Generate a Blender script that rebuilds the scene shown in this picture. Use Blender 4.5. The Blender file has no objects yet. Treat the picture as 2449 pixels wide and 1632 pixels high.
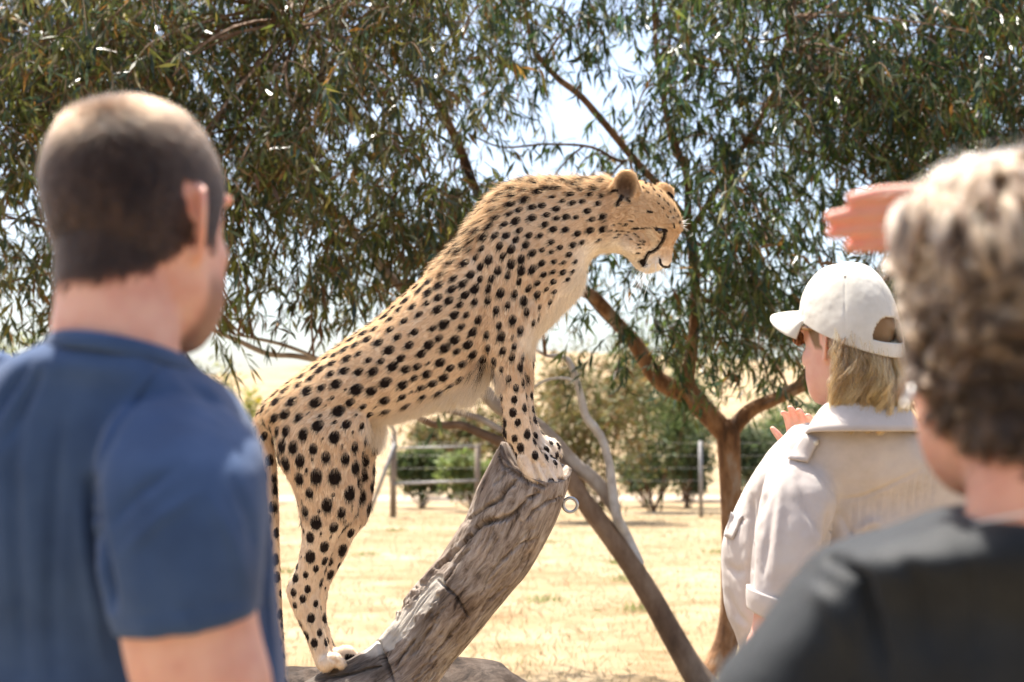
import bpy, math, random
import numpy as np
from mathutils import Vector, Matrix, kdtree

random.seed(7)
RNG = np.random.default_rng(11)
scene = bpy.context.scene
COL = scene.collection

# ------------------------------------------------------------------ camera
CAM = np.array([0.0, 0.0, 1.38])
PITCH = math.radians(4.52)
LENS = 50.0
FPX, CX, CY = LENS / 36.0 * 2449.0, 1224.5, 816.0
FWD = np.array([0.0, math.cos(PITCH), math.sin(PITCH)])
UPV = np.array([0.0, -math.sin(PITCH), math.cos(PITCH)])
RGT = np.array([1.0, 0.0, 0.0])
cam_data = bpy.data.cameras.new('camera')
cam_data.lens = LENS
cam_data.sensor_width = 36.0
cam_data.clip_start = 0.05
cam_data.clip_end = 3000.0
cam_data.dof.use_dof = True
cam_data.dof.focus_distance = 3.70
cam_data.dof.aperture_fstop = 3.8
cam_data.dof.aperture_blades = 0
cam = bpy.data.objects.new('camera', cam_data)
cam.location = CAM
cam.rotation_euler = (math.pi / 2 + PITCH, 0, 0)
COL.objects.link(cam)
scene.camera = cam

# ------------------------------------------------------------------ light
SUN_DIR = Vector((-0.20, 0.30, 0.93)).normalized()
SUN_EL = math.asin(SUN_DIR.z)
SUN_AZ = math.atan2(SUN_DIR.x, SUN_DIR.y)
world = bpy.data.worlds.new('World')
scene.world = world
world.use_nodes = True
wn = world.node_tree
sky = wn.nodes.new('ShaderNodeTexSky')
sky.sky_type = 'NISHITA'
sky.sun_disc = False
sky.sun_elevation = SUN_EL
sky.sun_rotation = SUN_AZ
sky.air_density = 1.0
sky.dust_density = 3.5
sky.ozone_density = 1.0
bgn = wn.nodes['Background']
bgn.inputs[1].default_value = 0.11
wn.links.new(sky.outputs[0], bgn.inputs[0])
sun_data = bpy.data.lights.new('sun', 'SUN')
sun_data.energy = 5.0
sun_data.angle = math.radians(0.53)
sun_data.color = (1.0, 0.94, 0.85)
sun = bpy.data.objects.new('sun', sun_data)
sun.rotation_euler = SUN_DIR.to_track_quat('Z', 'Y').to_euler()
COL.objects.link(sun)
scene.view_settings.view_transform = 'Standard'
scene.view_settings.look = 'None'
scene.view_settings.exposure = 1.5
scene.view_settings.gamma = 1.0
scene.cycles.use_denoising = True
scene.cycles.max_bounces = 8
scene.cycles.transparent_max_bounces = 8
scene.cycles.caustics_reflective = False
scene.cycles.caustics_refractive = False
scene.cycles_curves.shape = 'RIBBONS'

# ------------------------------------------------------------------ helpers
def P(u, v, d):
    """point of the place that stands d metres in front of the lens, at that direction"""
    return CAM + d * (FWD + RGT * ((u - CX) / FPX) + UPV * ((CY - v) / FPX))

def UV(X):
    """inverse of P for arrays of points"""
    q = np.asarray(X) - CAM
    d = q @ FWD
    return CX + FPX * (q @ RGT) / d, CY - FPX * (q @ UPV) / d, d

def ground_d(v):
    """lens distance of flat ground seen at row v"""
    return CAM[2] / ((v - CY) / FPX * UPV[2] - FWD[2])

def catmull(A, n):
    A = np.asarray(A, float)
    m = len(A)
    if m < 3:
        t = np.linspace(0, m - 1, n)
        i = np.clip(t.astype(int), 0, m - 2)
        f = (t - i)[:, None]
        return A[i] * (1 - f) + A[i + 1] * f
    E = np.vstack([2 * A[0] - A[1], A, 2 * A[-1] - A[-2]])
    t = np.linspace(0, m - 1, n)
    i = np.clip(t.astype(int), 0, m - 2)
    f = (t - i)[:, None]
    p0, p1, p2, p3 = E[i], E[i + 1], E[i + 2], E[i + 3]
    return 0.5 * ((2 * p1) + (-p0 + p2) * f + (2 * p0 - 5 * p1 + 4 * p2 - p3) * f ** 2 + (-p0 + 3 * p1 - 3 * p2 + p3) * f ** 3)

def rings_mesh(R):
    """R: (k, n, 3) rings -> closed quad tube with fan caps"""
    k, n, _ = R.shape
    V = R.reshape(-1, 3)
    F = []
    for i in range(k - 1):
        a, b = i * n, (i + 1) * n
        for j in range(n):
            j2 = (j + 1) % n
            F.append((a + j, a + j2, b + j2, b + j))
    c0, c1 = len(V), len(V) + 1
    V = np.vstack([V, R[0].mean(0), R[-1].mean(0)])
    for j in range(n):
        j2 = (j + 1) % n
        F.append((c0, j2, j))
        F.append((c1, (k - 1) * n + j, (k - 1) * n + j2))
    return V, F

def superell(n, p=2.0):
    t = np.linspace(0, 2 * np.pi, n, endpoint=False)
    c, s = np.cos(t), np.sin(t)
    return np.sign(c) * np.abs(c) ** (2 / p), np.sign(s) * np.abs(s) ** (2 / p)

def sil_loft(st, n=28, k=None, p=2.2, axis=None):
    """stations (u1,v1,u2,v2,depth,half_thickness): a solid between two outline points"""
    A = np.asarray(st, float)
    A = catmull(A, k or max(4, len(A) * 4))
    b = FWD if axis is None else np.asarray(axis)
    c, s = superell(n, p)
    R = []
    for u1, v1, u2, v2, d, w in A:
        p1, p2 = P(u1, v1, d), P(u2, v2, d)
        R.append((p1 + p2) / 2 + np.outer(c, (p1 - p2) / 2) + np.outer(s, b * max(w, 0.002)))
    return rings_mesh(np.array(R))

def tube(pts, rad, n=14, k=None, ref=(0, 0, 1), caps=True, p=2.0):
    """tapered tube; rad entries r or (ra, rb); rounded ends"""
    pts = np.asarray(pts, float)
    rad = np.array([(r, r) if np.isscalar(r) else r for r in rad], float)
    A = catmull(np.hstack([pts, rad]), k or max(4, (len(pts) - 1) * 5 + 1))
    X, Rr = A[:, :3], np.maximum(A[:, 3:], 1e-4)
    T = np.gradient(X, axis=0)
    T /= np.linalg.norm(T, axis=1)[:, None] + 1e-12
    ref = np.asarray(ref, float)
    c, s = superell(n, p)
    out = []
    a = np.cross(T[0], ref)
    if np.linalg.norm(a) < 1e-3:
        a = np.cross(T[0], (0.3, 1, 0.2))
    a /= np.linalg.norm(a)
    def ring(x, t, r):
        nonlocal a
        a = a - t * (a @ t)
        a /= np.linalg.norm(a)
        b = np.cross(t, a)
        return x + np.outer(c, a * r[0]) + np.outer(s, b * r[1])
    if caps:
        for f in (0.95, 0.7, 0.35):
            out.append(ring(X[0] - T[0] * Rr[0].mean() * f, T[0], Rr[0] * math.sqrt(1 - f * f)))
    for x, t, r in zip(X, T, Rr):
        out.append(ring(x, t, r))
    if caps:
        for f in (0.35, 0.7, 0.95):
            out.append(ring(X[-1] + T[-1] * Rr[-1].mean() * f, T[-1], Rr[-1] * math.sqrt(1 - f * f)))
    return rings_mesh(np.array(out))

def ellipsoid(c, r, n=20, m=12, R=None):
    V = []
    for i in range(m + 1):
        ph = math.pi * i / m
        for j in range(n):
            th = 2 * math.pi * j / n
            V.append((math.sin(ph) * math.cos(th), math.sin(ph) * math.sin(th), math.cos(ph)))
    V = np.array(V) * np.asarray(r)
    if R is not None:
        V = V @ np.asarray(R).T
    F = []
    for i in range(m):
        for j in range(n):
            j2 = (j + 1) % n
            F.append((i * n + j, i * n + j2, (i + 1) * n + j2, (i + 1) * n + j))
    return V + np.asarray(c), F

def join(parts):
    V, F, o = [], [], 0
    for v, f in parts:
        V.append(v)
        F += [tuple(i + o for i in q) for q in f]
        o += len(v)
    return np.vstack(V), F

def box_part(c, s, R=None):
    V = np.array([(x, y, z) for x in (-1, 1) for y in (-1, 1) for z in (-1, 1)], float) * np.asarray(s) / 2
    if R is not None:
        V = V @ np.asarray(R).T
    return V + np.asarray(c), [(0, 1, 3, 2), (4, 6, 7, 5), (0, 4, 5, 1), (2, 3, 7, 6), (0, 2, 6, 4), (1, 5, 7, 3)]

def rotz(a):
    c, s = math.cos(a), math.sin(a)
    return np.array([[c, -s, 0], [s, c, 0], [0, 0, 1]])

def to_mesh(name, V, F, smooth=True):
    me = bpy.data.meshes.new(name)
    me.from_pydata(np.asarray(V).tolist(), [], F)
    me.validate()
    if smooth:
        me.polygons.foreach_set('use_smooth', [True] * len(me.polygons))
    me.update()
    return me

def verts(me):
    a = np.empty(len(me.vertices) * 3)
    me.vertices.foreach_get('co', a)
    return a.reshape(-1, 3)

def normals(me):
    a = np.empty(len(me.vertices) * 3)
    me.vertex_normals.foreach_get('vector', a)
    return a.reshape(-1, 3)

def set_verts(me, V):
    me.vertices.foreach_set('co', np.ascontiguousarray(V).ravel())
    me.update()

def remesh(name, parts, voxel, iters=6, fac=0.5):
    """union of overlapping solids as one continuous skin"""
    V, F = join(parts)
    ob = bpy.data.objects.new('tmp', to_mesh('tmp', V, F))
    COL.objects.link(ob)
    m = ob.modifiers.new('r', 'REMESH')
    m.mode = 'VOXEL'
    m.voxel_size = voxel
    m.use_smooth_shade = True
    s = ob.modifiers.new('s', 'SMOOTH')
    s.factor = fac
    s.iterations = iters
    dg = bpy.context.evaluated_depsgraph_get()
    me = bpy.data.meshes.new_from_object(ob.evaluated_get(dg))
    me.name = name
    old = ob.data
    bpy.data.objects.remove(ob)
    bpy.data.meshes.remove(old)
    me.polygons.foreach_set('use_smooth', [True] * len(me.polygons))
    return me

def attr(me, name, data, kind='FLOAT', domain='POINT'):
    a = me.attributes.new(name, kind, domain)
    if kind == 'FLOAT':
        a.data.foreach_set('value', np.ascontiguousarray(data, dtype=np.float32).ravel())
    else:
        d = np.ones((len(data), 4), np.float32)
        d[:, :3] = data
        a.data.foreach_set('color', d.ravel())

def obj(name, me, m, parent=None, label=None, cat=None, group=None, kind=None):
    o = bpy.data.objects.new(name, me)
    COL.objects.link(o)
    if m is not None and me is not None:
        me.materials.clear()
        me.materials.append(m)
    if parent is not None:
        o.parent = parent
        o.matrix_parent_inverse = parent.matrix_basis.inverted()
    for k_, v_ in (('label', label), ('category', cat), ('group', group), ('kind', kind)):
        if v_:
            o[k_] = v_
    return o

def thing(name, loc, label, cat, group=None):
    o = bpy.data.objects.new(name, None)
    o.location = loc
    o.empty_display_size = 0.1
    COL.objects.link(o)
    o['label'] = label
    o['category'] = cat
    if group:
        o['group'] = group
    return o

def part(name, VF, m, parent=None, **kw):
    return obj(name, to_mesh(name, *VF), m, parent, **kw)

def fbm(X, scale, octaves=3, seed=0):
    """cheap smooth value noise for arrays of points, about -1..1"""
    X = np.asarray(X) * scale + seed * 17.3
    out = np.zeros(len(X))
    amp, tot = 1.0, 0.0
    for o in range(octaves):
        i = np.floor(X).astype(np.int64)
        f = X - i
        f = f * f * (3 - 2 * f)
        acc = np.zeros(len(X))
        for dx in (0, 1):
            for dy in (0, 1):
                for dz in (0, 1):
                    h = (i[:, 0] + dx) * 374761393 + (i[:, 1] + dy) * 668265263 + (i[:, 2] + dz) * 2147483647 + o * 1013
                    h = (h ^ (h >> 13)) * 1274126177
                    h = ((h ^ (h >> 16)) & 0xFFFF) / 32767.5 - 1
                    w = (f[:, 0] if dx else 1 - f[:, 0]) * (f[:, 1] if dy else 1 - f[:, 1]) * (f[:, 2] if dz else 1 - f[:, 2])
                    acc += h * w
        out += acc * amp
        tot += amp
        amp *= 0.5
        X = X * 2.03 + 5.1
    return out / tot

def seg_dist(u, v, poly):
    """distance of points (u,v) to a polyline, and the position along it 0..1"""
    best = np.full(len(u), 1e9)
    along = np.zeros(len(u))
    n = len(poly) - 1
    for i in range(n):
        (ax, ay), (bx, by) = poly[i], poly[i + 1]
        dx, dy = bx - ax, by - ay
        t = np.clip(((u - ax) * dx + (v - ay) * dy) / (dx * dx + dy * dy + 1e-9), 0, 1)
        d = np.hypot(u - ax - t * dx, v - ay - t * dy)
        m = d < best
        best[m] = d[m]
        along[m] = ((i + t) / n)[m]
    return best, along

def sstep(a, b, x):
    t = np.clip((x - a) / (b - a), 0, 1)
    return t * t * (3 - 2 * t)

# ------------------------------------------------------------------ materials
def new_mat(name):
    m = bpy.data.materials.new(name)
    m.use_nodes = True
    t = m.node_tree
    return m, t, t.nodes['Principled BSDF'], t.nodes['Material Output']

def nd(t, kind, **kw):
    n = t.nodes.new('ShaderNode' + kind)
    for k_, v_ in kw.items():
        if k_.startswith('i_'):
            key = k_[2:]
            n.inputs[int(key) if key.isdigit() else key.replace('_', ' ')].default_value = v_
        else:
            setattr(n, k_, v_)
    return n

def ramp(t, fac, stops):
    r = nd(t, 'ValToRGB')
    e = r.color_ramp.elements
    while len(e) < len(stops):
        e.new(0.5)
    for x, (pos, c) in zip(e, stops):
        x.position = pos
        x.color = (*c, 1)
    t.links.new(fac, r.inputs[0])
    return r.outputs[0]

def noise_mat(name, stops, scale=8.0, rough=0.8, stretch=(1, 1, 1), bump=0.0, bscale=60.0, detail=6.0, sheen=0.0, spec=0.3, coord='Object', bdist=0.002, sss=0.0, metal=0.0):
    m, t, b, o = new_mat(name)
    tc = nd(t, 'TexCoord')
    mp = nd(t, 'Mapping')
    mp.inputs['Scale'].default_value = stretch
    t.links.new(tc.outputs[coord], mp.inputs[0])
    n = nd(t, 'TexNoise', i_Scale=scale, i_Detail=detail, i_Roughness=0.6)
    t.links.new(mp.outputs[0], n.inputs['Vector'])
    t.links.new(ramp(t, n.outputs[0], stops), b.inputs['Base Color'])
    b.inputs['Roughness'].default_value = rough
    b.inputs['Specular IOR Level'].default_value = spec
    b.inputs['Metallic'].default_value = metal
    if sheen:
        b.inputs['Sheen Weight'].default_value = sheen
    if sss:
        b.inputs['Subsurface Weight'].default_value = sss
        b.inputs['Subsurface Radius'].default_value = (1.0, 0.35, 0.2)
        b.inputs['Subsurface Scale'].default_value = 0.008
    if bump:
        n2 = nd(t, 'TexNoise', i_Scale=bscale, i_Detail=5.0, i_Roughness=0.65)
        t.links.new(mp.outputs[0], n2.inputs['Vector'])
        bp = nd(t, 'Bump', i_Strength=bump, i_Distance=bdist)
        t.links.new(n2.outputs[0], bp.inputs['Height'])
        t.links.new(bp.outputs[0], b.inputs['Normal'])
    return m

def hair_mat(name, rough=0.45, trans=0.35, spec=0.5):
    """strands coloured per strand by the attribute 'tint'"""
    m, t, b, o = new_mat(name)
    a = nd(t, 'Attribute', attribute_name='tint')
    t.links.new(a.outputs['Color'], b.inputs['Base Color'])
    b.inputs['Roughness'].default_value = rough
    b.inputs['Specular IOR Level'].default_value = spec
    tr = nd(t, 'BsdfTranslucent')
    t.links.new(a.outputs['Color'], tr.inputs[0])
    mx = nd(t, 'MixShader', i_Fac=trans)
    t.links.new(b.outputs[0], mx.inputs[1])
    t.links.new(tr.outputs[0], mx.inputs[2])
    t.links.new(mx.outputs[0], o.inputs[0])
    return m

def scalp_mat(name, rough=0.36, radial=0.4):
    m, t, b, o = new_mat(name)
    a = nd(t, 'Attribute', attribute_name='tint')
    h = nd(t, 'BsdfHairPrincipled')
    h.model = 'CHIANG'
    h.parametrization = 'COLOR'
    t.links.new(a.outputs['Color'], h.inputs['Color'])
    h.inputs['Roughness'].default_value = rough
    h.inputs['Radial Roughness'].default_value = radial
    h.inputs['Random Roughness'].default_value = 0.2
    t.links.new(h.outputs[0], o.inputs[0])
    t.nodes.remove(b)
    return m

def strands(name, pts, rad, tint, m, parent, taper=0.35):
    """pts (k, n, 3) strand points; one Curves object"""
    k, n, _ = pts.shape
    cv = bpy.data.hair_curves.new(name)
    cv.add_curves([n] * k)
    cv.position_data.foreach_set('vector', np.ascontiguousarray(pts, dtype=np.float32).ravel())
    ra = cv.attributes.get('radius') or cv.attributes.new('radius', 'FLOAT', 'POINT')
    rr = np.ones((k, n)) * np.linspace(1, taper, n)[None, :] * (rad if np.isscalar(rad) else np.asarray(rad)[:, None])
    ra.data.foreach_set('value', rr.astype(np.float32).ravel())
    ca = cv.attributes.new('tint', 'FLOAT_COLOR', 'CURVE')
    d = np.ones((k, 4), np.float32)
    d[:, :3] = tint
    ca.data.foreach_set('color', d.ravel())
    cv.materials.append(m)
    o = bpy.data.objects.new(name, cv)
    COL.objects.link(o)
    if parent is not None:
        o.parent = parent
        o.matrix_parent_inverse = parent.matrix_basis.inverted()
    return o

def surf_samples(me, count, weight=None, rng=RNG):
    """random points on a triangulated mesh: positions, normals, vertex ids and barycentric weights"""
    me.calc_loop_triangles()
    tri = np.empty(len(me.loop_triangles) * 3, np.int32)
    me.loop_triangles.foreach_get('vertices', tri)
    tri = tri.reshape(-1, 3)
    V, N = verts(me), normals(me)
    a = np.linalg.norm(np.cross(V[tri[:, 1]] - V[tri[:, 0]], V[tri[:, 2]] - V[tri[:, 0]]), axis=1)
    if weight is not None:
        a = a * weight[tri].mean(1)
    q = rng.choice(len(tri), count, p=a / a.sum())
    r1, r2 = np.sqrt(rng.random(count)), rng.random(count)
    w = np.stack([1 - r1, r1 * (1 - r2), r1 * r2], 1)
    T = tri[q]
    X = (V[T] * w[:, :, None]).sum(1)
    Nn = (N[T] * w[:, :, None]).sum(1)
    Nn /= np.linalg.norm(Nn, axis=1)[:, None] + 1e-9
    return X, Nn, T, w

# ------------------------------------------------------------------ ground and hill
def terrain(x, y):
    s = sstep(48, 250, y)
    ridge = 15.5 + 2.5 * np.sin(x * 0.021 + 0.6) + 1.5 * np.sin(x * 0.05 + 2.0)
    far = sstep(250, 420, y)
    q = np.stack([np.atleast_1d(x).astype(float), np.atleast_1d(y).astype(float), np.zeros(np.size(x))], 1)
    return s * ridge * (1 - 0.25 * far) + (0.25 * fbm(q, 0.03, 3, 5) * sstep(60, 120, q[:, 1])).reshape(np.shape(x))

gx = np.concatenate([-np.geomspace(900, 6, 46), np.linspace(-5.5, 5.5, 56), np.geomspace(6, 900, 46)])
gy = np.concatenate([np.linspace(-25, 0, 12), np.linspace(0.3, 14, 68), np.geomspace(14.5, 1400, 90)])
GX, GY = np.meshgrid(gx, gy)
gp = np.stack([GX.ravel(), GY.ravel(), np.zeros(GX.size)], 1)
gz = terrain(gp[:, 0], gp[:, 1])
gz = gz + 0.018 * fbm(gp, 1.1, 3, 3) * (gp[:, 1] < 40)
gp[:, 2] = gz
nx, ny = len(gx), len(gy)
gF = [(j * nx + i, j * nx + i + 1, (j + 1) * nx + i + 1, (j + 1) * nx + i) for j in range(ny - 1) for i in range(nx - 1)]

m_ground, t, b, o = new_mat('dry_ground')
tc = nd(t, 'TexCoord')
n1 = nd(t, 'TexNoise', i_Scale=0.35, i_Detail=8.0, i_Roughness=0.62)
n2 = nd(t, 'TexNoise', i_Scale=1.6, i_Detail=9.0, i_Roughness=0.72)
n3 = nd(t, 'TexNoise', i_Scale=70.0, i_Detail=3.0)
for q in (n1, n2, n3):
    t.links.new(tc.outputs['Object'], q.inputs['Vector'])
c1 = ramp(t, n1.outputs[0], [(0.30, (0.30, 0.215, 0.125)), (0.45, (0.36, 0.275, 0.17)), (0.60, (0.42, 0.345, 0.235)), (0.75, (0.36, 0.295, 0.21))])
c2 = ramp(t, n2.outputs[0], [(0.3, (0.46, 0.38, 0.28)), (0.48, (0.82, 0.77, 0.70)), (0.68, (1.0, 1.0, 1.0))])
mx = nd(t, 'Mix', data_type='RGBA', blend_type='MULTIPLY')
mx.inputs[0].default_value = 1.0
t.links.new(c1, mx.inputs[6])
t.links.new(c2, mx.inputs[7])
t.links.new(mx.outputs[2], b.inputs['Base Color'])
b.inputs['Roughness'].default_value = 0.95
b.inputs['Specular IOR Level'].default_value = 0.1
bp = nd(t, 'Bump', i_Strength=0.8, i_Distance=0.03)
t.links.new(n3.outputs[0], bp.inputs['Height'])
t.links.new(bp.outputs[0], b.inputs['Normal'])
ground = obj('ground', to_mesh('ground', gp, gF), m_ground, kind='structure')

# a pale vehicle track beyond the fence
tx = np.linspace(-70, 70, 71)
tv = []
for x in tx:
    for k_ in range(4):
        y = 41 + k_ * 2.0 + 0.8 * math.sin(x * 0.05)
        tv.append((x, y, float(terrain(np.array(x), np.array(y))) + 0.012))
tF = [(i * 4 + k_, (i + 1) * 4 + k_, (i + 1) * 4 + k_ + 1, i * 4 + k_ + 1) for i in range(70) for k_ in range(3)]
m_track = noise_mat('track_dust', [(0.35, (0.30, 0.23, 0.16)), (0.6, (0.38, 0.30, 0.22))], 1.2, 0.95)
obj('dirt_track', to_mesh('dirt_track', tv, tF), m_track, kind='structure')

# ------------------------------------------------------------------ leaves
def leaf_mat(name, rough=0.4, trans=0.45, spec=0.5):
    m, t, b, o = new_mat(name)
    a = nd(t, 'Attribute', attribute_name='tint')
    t.links.new(a.outputs['Color'], b.inputs['Base Color'])
    b.inputs['Roughness'].default_value = rough
    b.inputs['Specular IOR Level'].default_value = spec
    tr = nd(t, 'BsdfTranslucent')
    hs = nd(t, 'HueSaturation', i_Saturation=1.0, i_Value=1.15)
    t.links.new(a.outputs['Color'], hs.inputs['Color'])
    t.links.new(hs.outputs[0], tr.inputs[0])
    mx = nd(t, 'MixShader', i_Fac=trans)
    t.links.new(b.outputs[0], mx.inputs[1])
    t.links.new(tr.outputs[0], mx.inputs[2])
    t.links.new(mx.outputs[0], o.inputs[0])
    return m

def quads_mesh(name, V, nq, tint=None):
    """V (nq*4, 3): one quad each, fast path"""
    me = bpy.data.meshes.new(name)
    me.vertices.add(nq * 4)
    me.vertices.foreach_set('co', np.ascontiguousarray(V, dtype=np.float32).ravel())
    me.loops.add(nq * 4)
    me.loops.foreach_set('vertex_index', np.arange(nq * 4, dtype=np.int32))
    me.polygons.add(nq)
    me.polygons.foreach_set('loop_start', np.arange(0, nq * 4, 4, dtype=np.int32))
    me.update(calc_edges=True)
    if tint is not None:
        attr(me, 'tint', np.repeat(tint, 4, axis=0), 'FLOAT_COLOR')
    return me

def unit(A):
    return A / (np.linalg.norm(A, axis=-1, keepdims=True) + 1e-9)

def leaves_at(base, dirs, L, W, rng):
    """curved narrow leaves, two quads each"""
    n = len(base)
    d = unit(dirs)
    side = unit(np.cross(d, rng.normal(size=(n, 3))))
    nor = np.cross(d, side)
    L, W = L[:, None], W[:, None]
    bend = nor * L * rng.uniform(-0.22, 0.22, (n, 1)) + np.array([0, 0, -1]) * L * 0.06
    mid = base + d * L * 0.45
    fold = nor * W * 0.25
    tip = base + d * L + bend
    Q = np.stack([base, mid + side * W * 0.5 + fold, tip, mid - side * W * 0.5 + fold], 1)
    return Q.reshape(-1, 3)

def palette(n, cols, wts, rng, jitter=0.2):
    w = np.array(wts, float)
    c = np.array(cols)[rng.choice(len(cols), n, p=w / w.sum())]
    return np.clip(c * rng.uniform(1 - jitter, 1 + jitter, (n, 1)) * rng.uniform(0.92, 1.08, (n, 3)), 0.003, 1)

def strips(paths, radii):
    """thin three-sided stems along many polylines (k, n, 3)"""
    k, n, _ = paths.shape
    T = unit(np.gradient(paths, axis=1))
    A = unit(np.cross(T, np.array([0.31, 0.52, 0.11])))
    B = np.cross(T, A)
    r = (np.asarray(radii)[:, None] * np.linspace(1, 0.45, n)[None, :])[:, :, None]
    ring = [paths + r * (A * math.cos(q) + B * math.sin(q)) for q in (0, 2.0944, 4.18879)]
    out = []
    for i in range(3):
        a, c = ring[i], ring[(i + 1) % 3]
        out.append(np.stack([a[:, :-1], c[:, :-1], c[:, 1:], a[:, 1:]], 2))
    Q = np.concatenate(out, 1).reshape(-1, 3)
    return Q, len(Q) // 4

m_leaf = leaf_mat('gum_leaf', 0.33, 0.45, 0.5)
m_leaf_far = leaf_mat('far_leaf', 0.6, 0.35, 0.3)
m_twig = noise_mat('twig', [(0.3, (0.10, 0.055, 0.028)), (0.7, (0.20, 0.11, 0.055))], 14, 0.8)
m_bark = noise_mat('gum_bark', [(0.30, (0.045, 0.024, 0.014)), (0.43, (0.17, 0.082, 0.038)), (0.55, (0.31, 0.165, 0.08)), (0.68, (0.40, 0.30, 0.22))], 9.0, 0.85, (1, 1, 0.4), 1.0, 30, bdist=0.02)
m_greywood = noise_mat('grey_limb', [(0.28, (0.22, 0.16, 0.115)), (0.5, (0.40, 0.33, 0.27)), (0.7, (0.56, 0.50, 0.44))], 6.0, 0.8, (1, 1, 0.6), 0.5, 30, bdist=0.008)
m_leanbark = noise_mat('lean_bark', [(0.28, (0.085, 0.05, 0.03)), (0.45, (0.19, 0.115, 0.07)), (0.62, (0.32, 0.215, 0.14)), (0.8, (0.42, 0.34, 0.27))], 5.5, 0.85, (1, 1, 0.5), 0.7, 24, bdist=0.01)

GUM = [(0.040, 0.068, 0.018), (0.062, 0.094, 0.024), (0.036, 0.070, 0.046), (0.110, 0.130, 0.032), (0.140, 0.075, 0.020), (0.22, 0.22, 0.12)]
GUMW = [0.30, 0.26, 0.20, 0.14, 0.07, 0.03]

def limb(path, wid, d0, m, parent, name='limb', jit=0.0):
    """path of (u, v[, depth]) and widths in photo pixels at those points"""
    pts, rad = [], []
    for q, w in zip(path, wid):
        d = q[2] if len(q) > 2 else d0
        pts.append(P(q[0], q[1], d))
        rad.append(w / 2 * d / FPX)
    V, F = tube(pts, rad, 12, max(8, len(path) * 7), (0, 1, 0.1))
    V = V + ((fbm(V, 7, 2, 3) * 0.010 + fbm(V, 26, 2, 5) * 0.006) * min(1.0, max(rad) / .05))[:, None] * unit(V - V.mean(0))
    part(name, (V, F), m, parent)
    return catmull(np.array(pts), 24)

def gum_crown(parent, limbs, ctr, per, rng, spread=0.34, leafL=(0.06, 0.135), cols=GUM, wts=GUMW, mat=None, nl=17, width=0.15):
    """clusters of drooping sprigs, each on a branchlet that grows from the nearest limb"""
    LP = np.vstack(limbs)
    B, D, L, tw, tr, cf_ = [], [], [], [], [], []
    for c in ctr:
        shade = rng.uniform(0.6, 1.6)
        j = np.argmin(((LP - c) ** 2).sum(1) + rng.uniform(0, 0.3, len(LP)))
        a = LP[j]
        mid = (a + c) / 2 + rng.normal(0, 0.10, 3) + np.array([0, 0, 0.10 * np.linalg.norm(c - a)])
        t = np.linspace(0, 1, 7)[:, None]
        tw.append((1 - t) ** 2 * a + 2 * t * (1 - t) * mid + t ** 2 * c)
        tr.append(rng.uniform(0.006, 0.013))
        st = c + rng.normal(0, spread * 0.42, (per, 3))
        for s in st:
            h = rng.uniform(0, 2 * math.pi)
            ln = rng.uniform(0.18, 0.42)
            out = np.array([math.cos(h), math.sin(h), rng.uniform(-0.7, 0.35)])
            tt = np.linspace(0, 1, 7)[:, None]
            pth = s + out * ln * tt + np.array([0, 0, -1]) * ln * 0.75 * tt ** 2
            tw.append(pth)
            tr.append(rng.uniform(0.0016, 0.0032))
            k_ = rng.integers(nl - 4, nl + 4)
            f = rng.uniform(0.1, 1, k_)
            idx = f * 6
            i0 = np.minimum(idx.astype(int), 5)
            B.append(pth[i0] * (1 - (idx - i0))[:, None] + pth[i0 + 1] * (idx - i0)[:, None])
            D.append(rng.normal(0, 0.55, (k_, 3)) + np.array([0, 0, -1.0]) + out * 0.35)
            L.append(rng.uniform(*leafL, k_))
            cf_.append(np.full(k_, shade))
    B, D, L = np.vstack(B), np.vstack(D), np.concatenate(L)
    Q = leaves_at(B, D, L, L * width * rng.uniform(0.8, 1.3, len(L)), rng)
    tint = np.clip(palette(len(B), cols, wts, rng) * np.concatenate(cf_)[:, None], 0, .6)
    obj('crown', quads_mesh('crown', Q, len(B), tint), mat or m_leaf, parent)
    SQ, ns = strips(np.array(tw), tr)
    obj('twigs', quads_mesh('twigs', SQ, ns), m_twig, parent)

# where the canopy is thick and where sky shows (photo rows and columns)
GAPS = [(1300, 250, 190, 150, .80), (1170, 330, 110, 80, .45), (1470, 170, 90, 150, .6), (1560, 650, 110, 80, .85),
        (1450, 690, 120, 90, .95), (50, 520, 120, 240, .60), (640, 745, 240, 65, .75), (900, 640, 150, 90, .45),
        (1890, 560, 110, 90, .5), (1800, 300, 110, 150, .35), (1120, 60, 80, 60, .3), (690, 520, 110, 80, .28),
        (1350, 430, 200, 60, .35), (1700, 820, 40, 60, .4), (2050, 480, 80, 60, .4)]
THICK = [(250, 80, 380, 150, .8), (2330, 320, 160, 260, .6), (1760, 820, 110, 130, .8), (1600, 860, 120, 70, .4), (700, 330, 300, 160, .25), (1930, 180, 130, 170, .4)]
LOWU = [-900, 0, 130, 430, 520, 640, 760, 900, 1010, 1280, 1420, 1520, 1620, 1800, 2449, 3400]
LOWV = [820, 830, 850, 760, 745, 740, 775, 800, 640, 800, 840, 860, 935, 945, 960, 940]

def canopy_density(u, v):
    d = 0.62
    for a, b_, ru, rv, k_ in GAPS:
        d -= k_ * math.exp(-((u - a) / ru) ** 2 - ((v - b_) / rv) ** 2)
    for a, b_, ru, rv, k_ in THICK:
        d += k_ * math.exp(-((u - a) / ru) ** 2 - ((v - b_) / rv) ** 2)
    low = np.interp(u, LOWU, LOWV) - 50
    d *= 1 - float(sstep(low - 60, low + 10, v))
    return max(d, 0)

def canopy_points(n, u0, u1, v0, v1, d0, d1, rng):
    out = []
    while len(out) < n:
        u, v = rng.uniform(u0, u1), rng.uniform(v0, v1)
        if rng.random() * 1.4 < canopy_density(u, v):
            out.append(P(u, v, rng.uniform(d0, d1)))
    return np.array(out)

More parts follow.
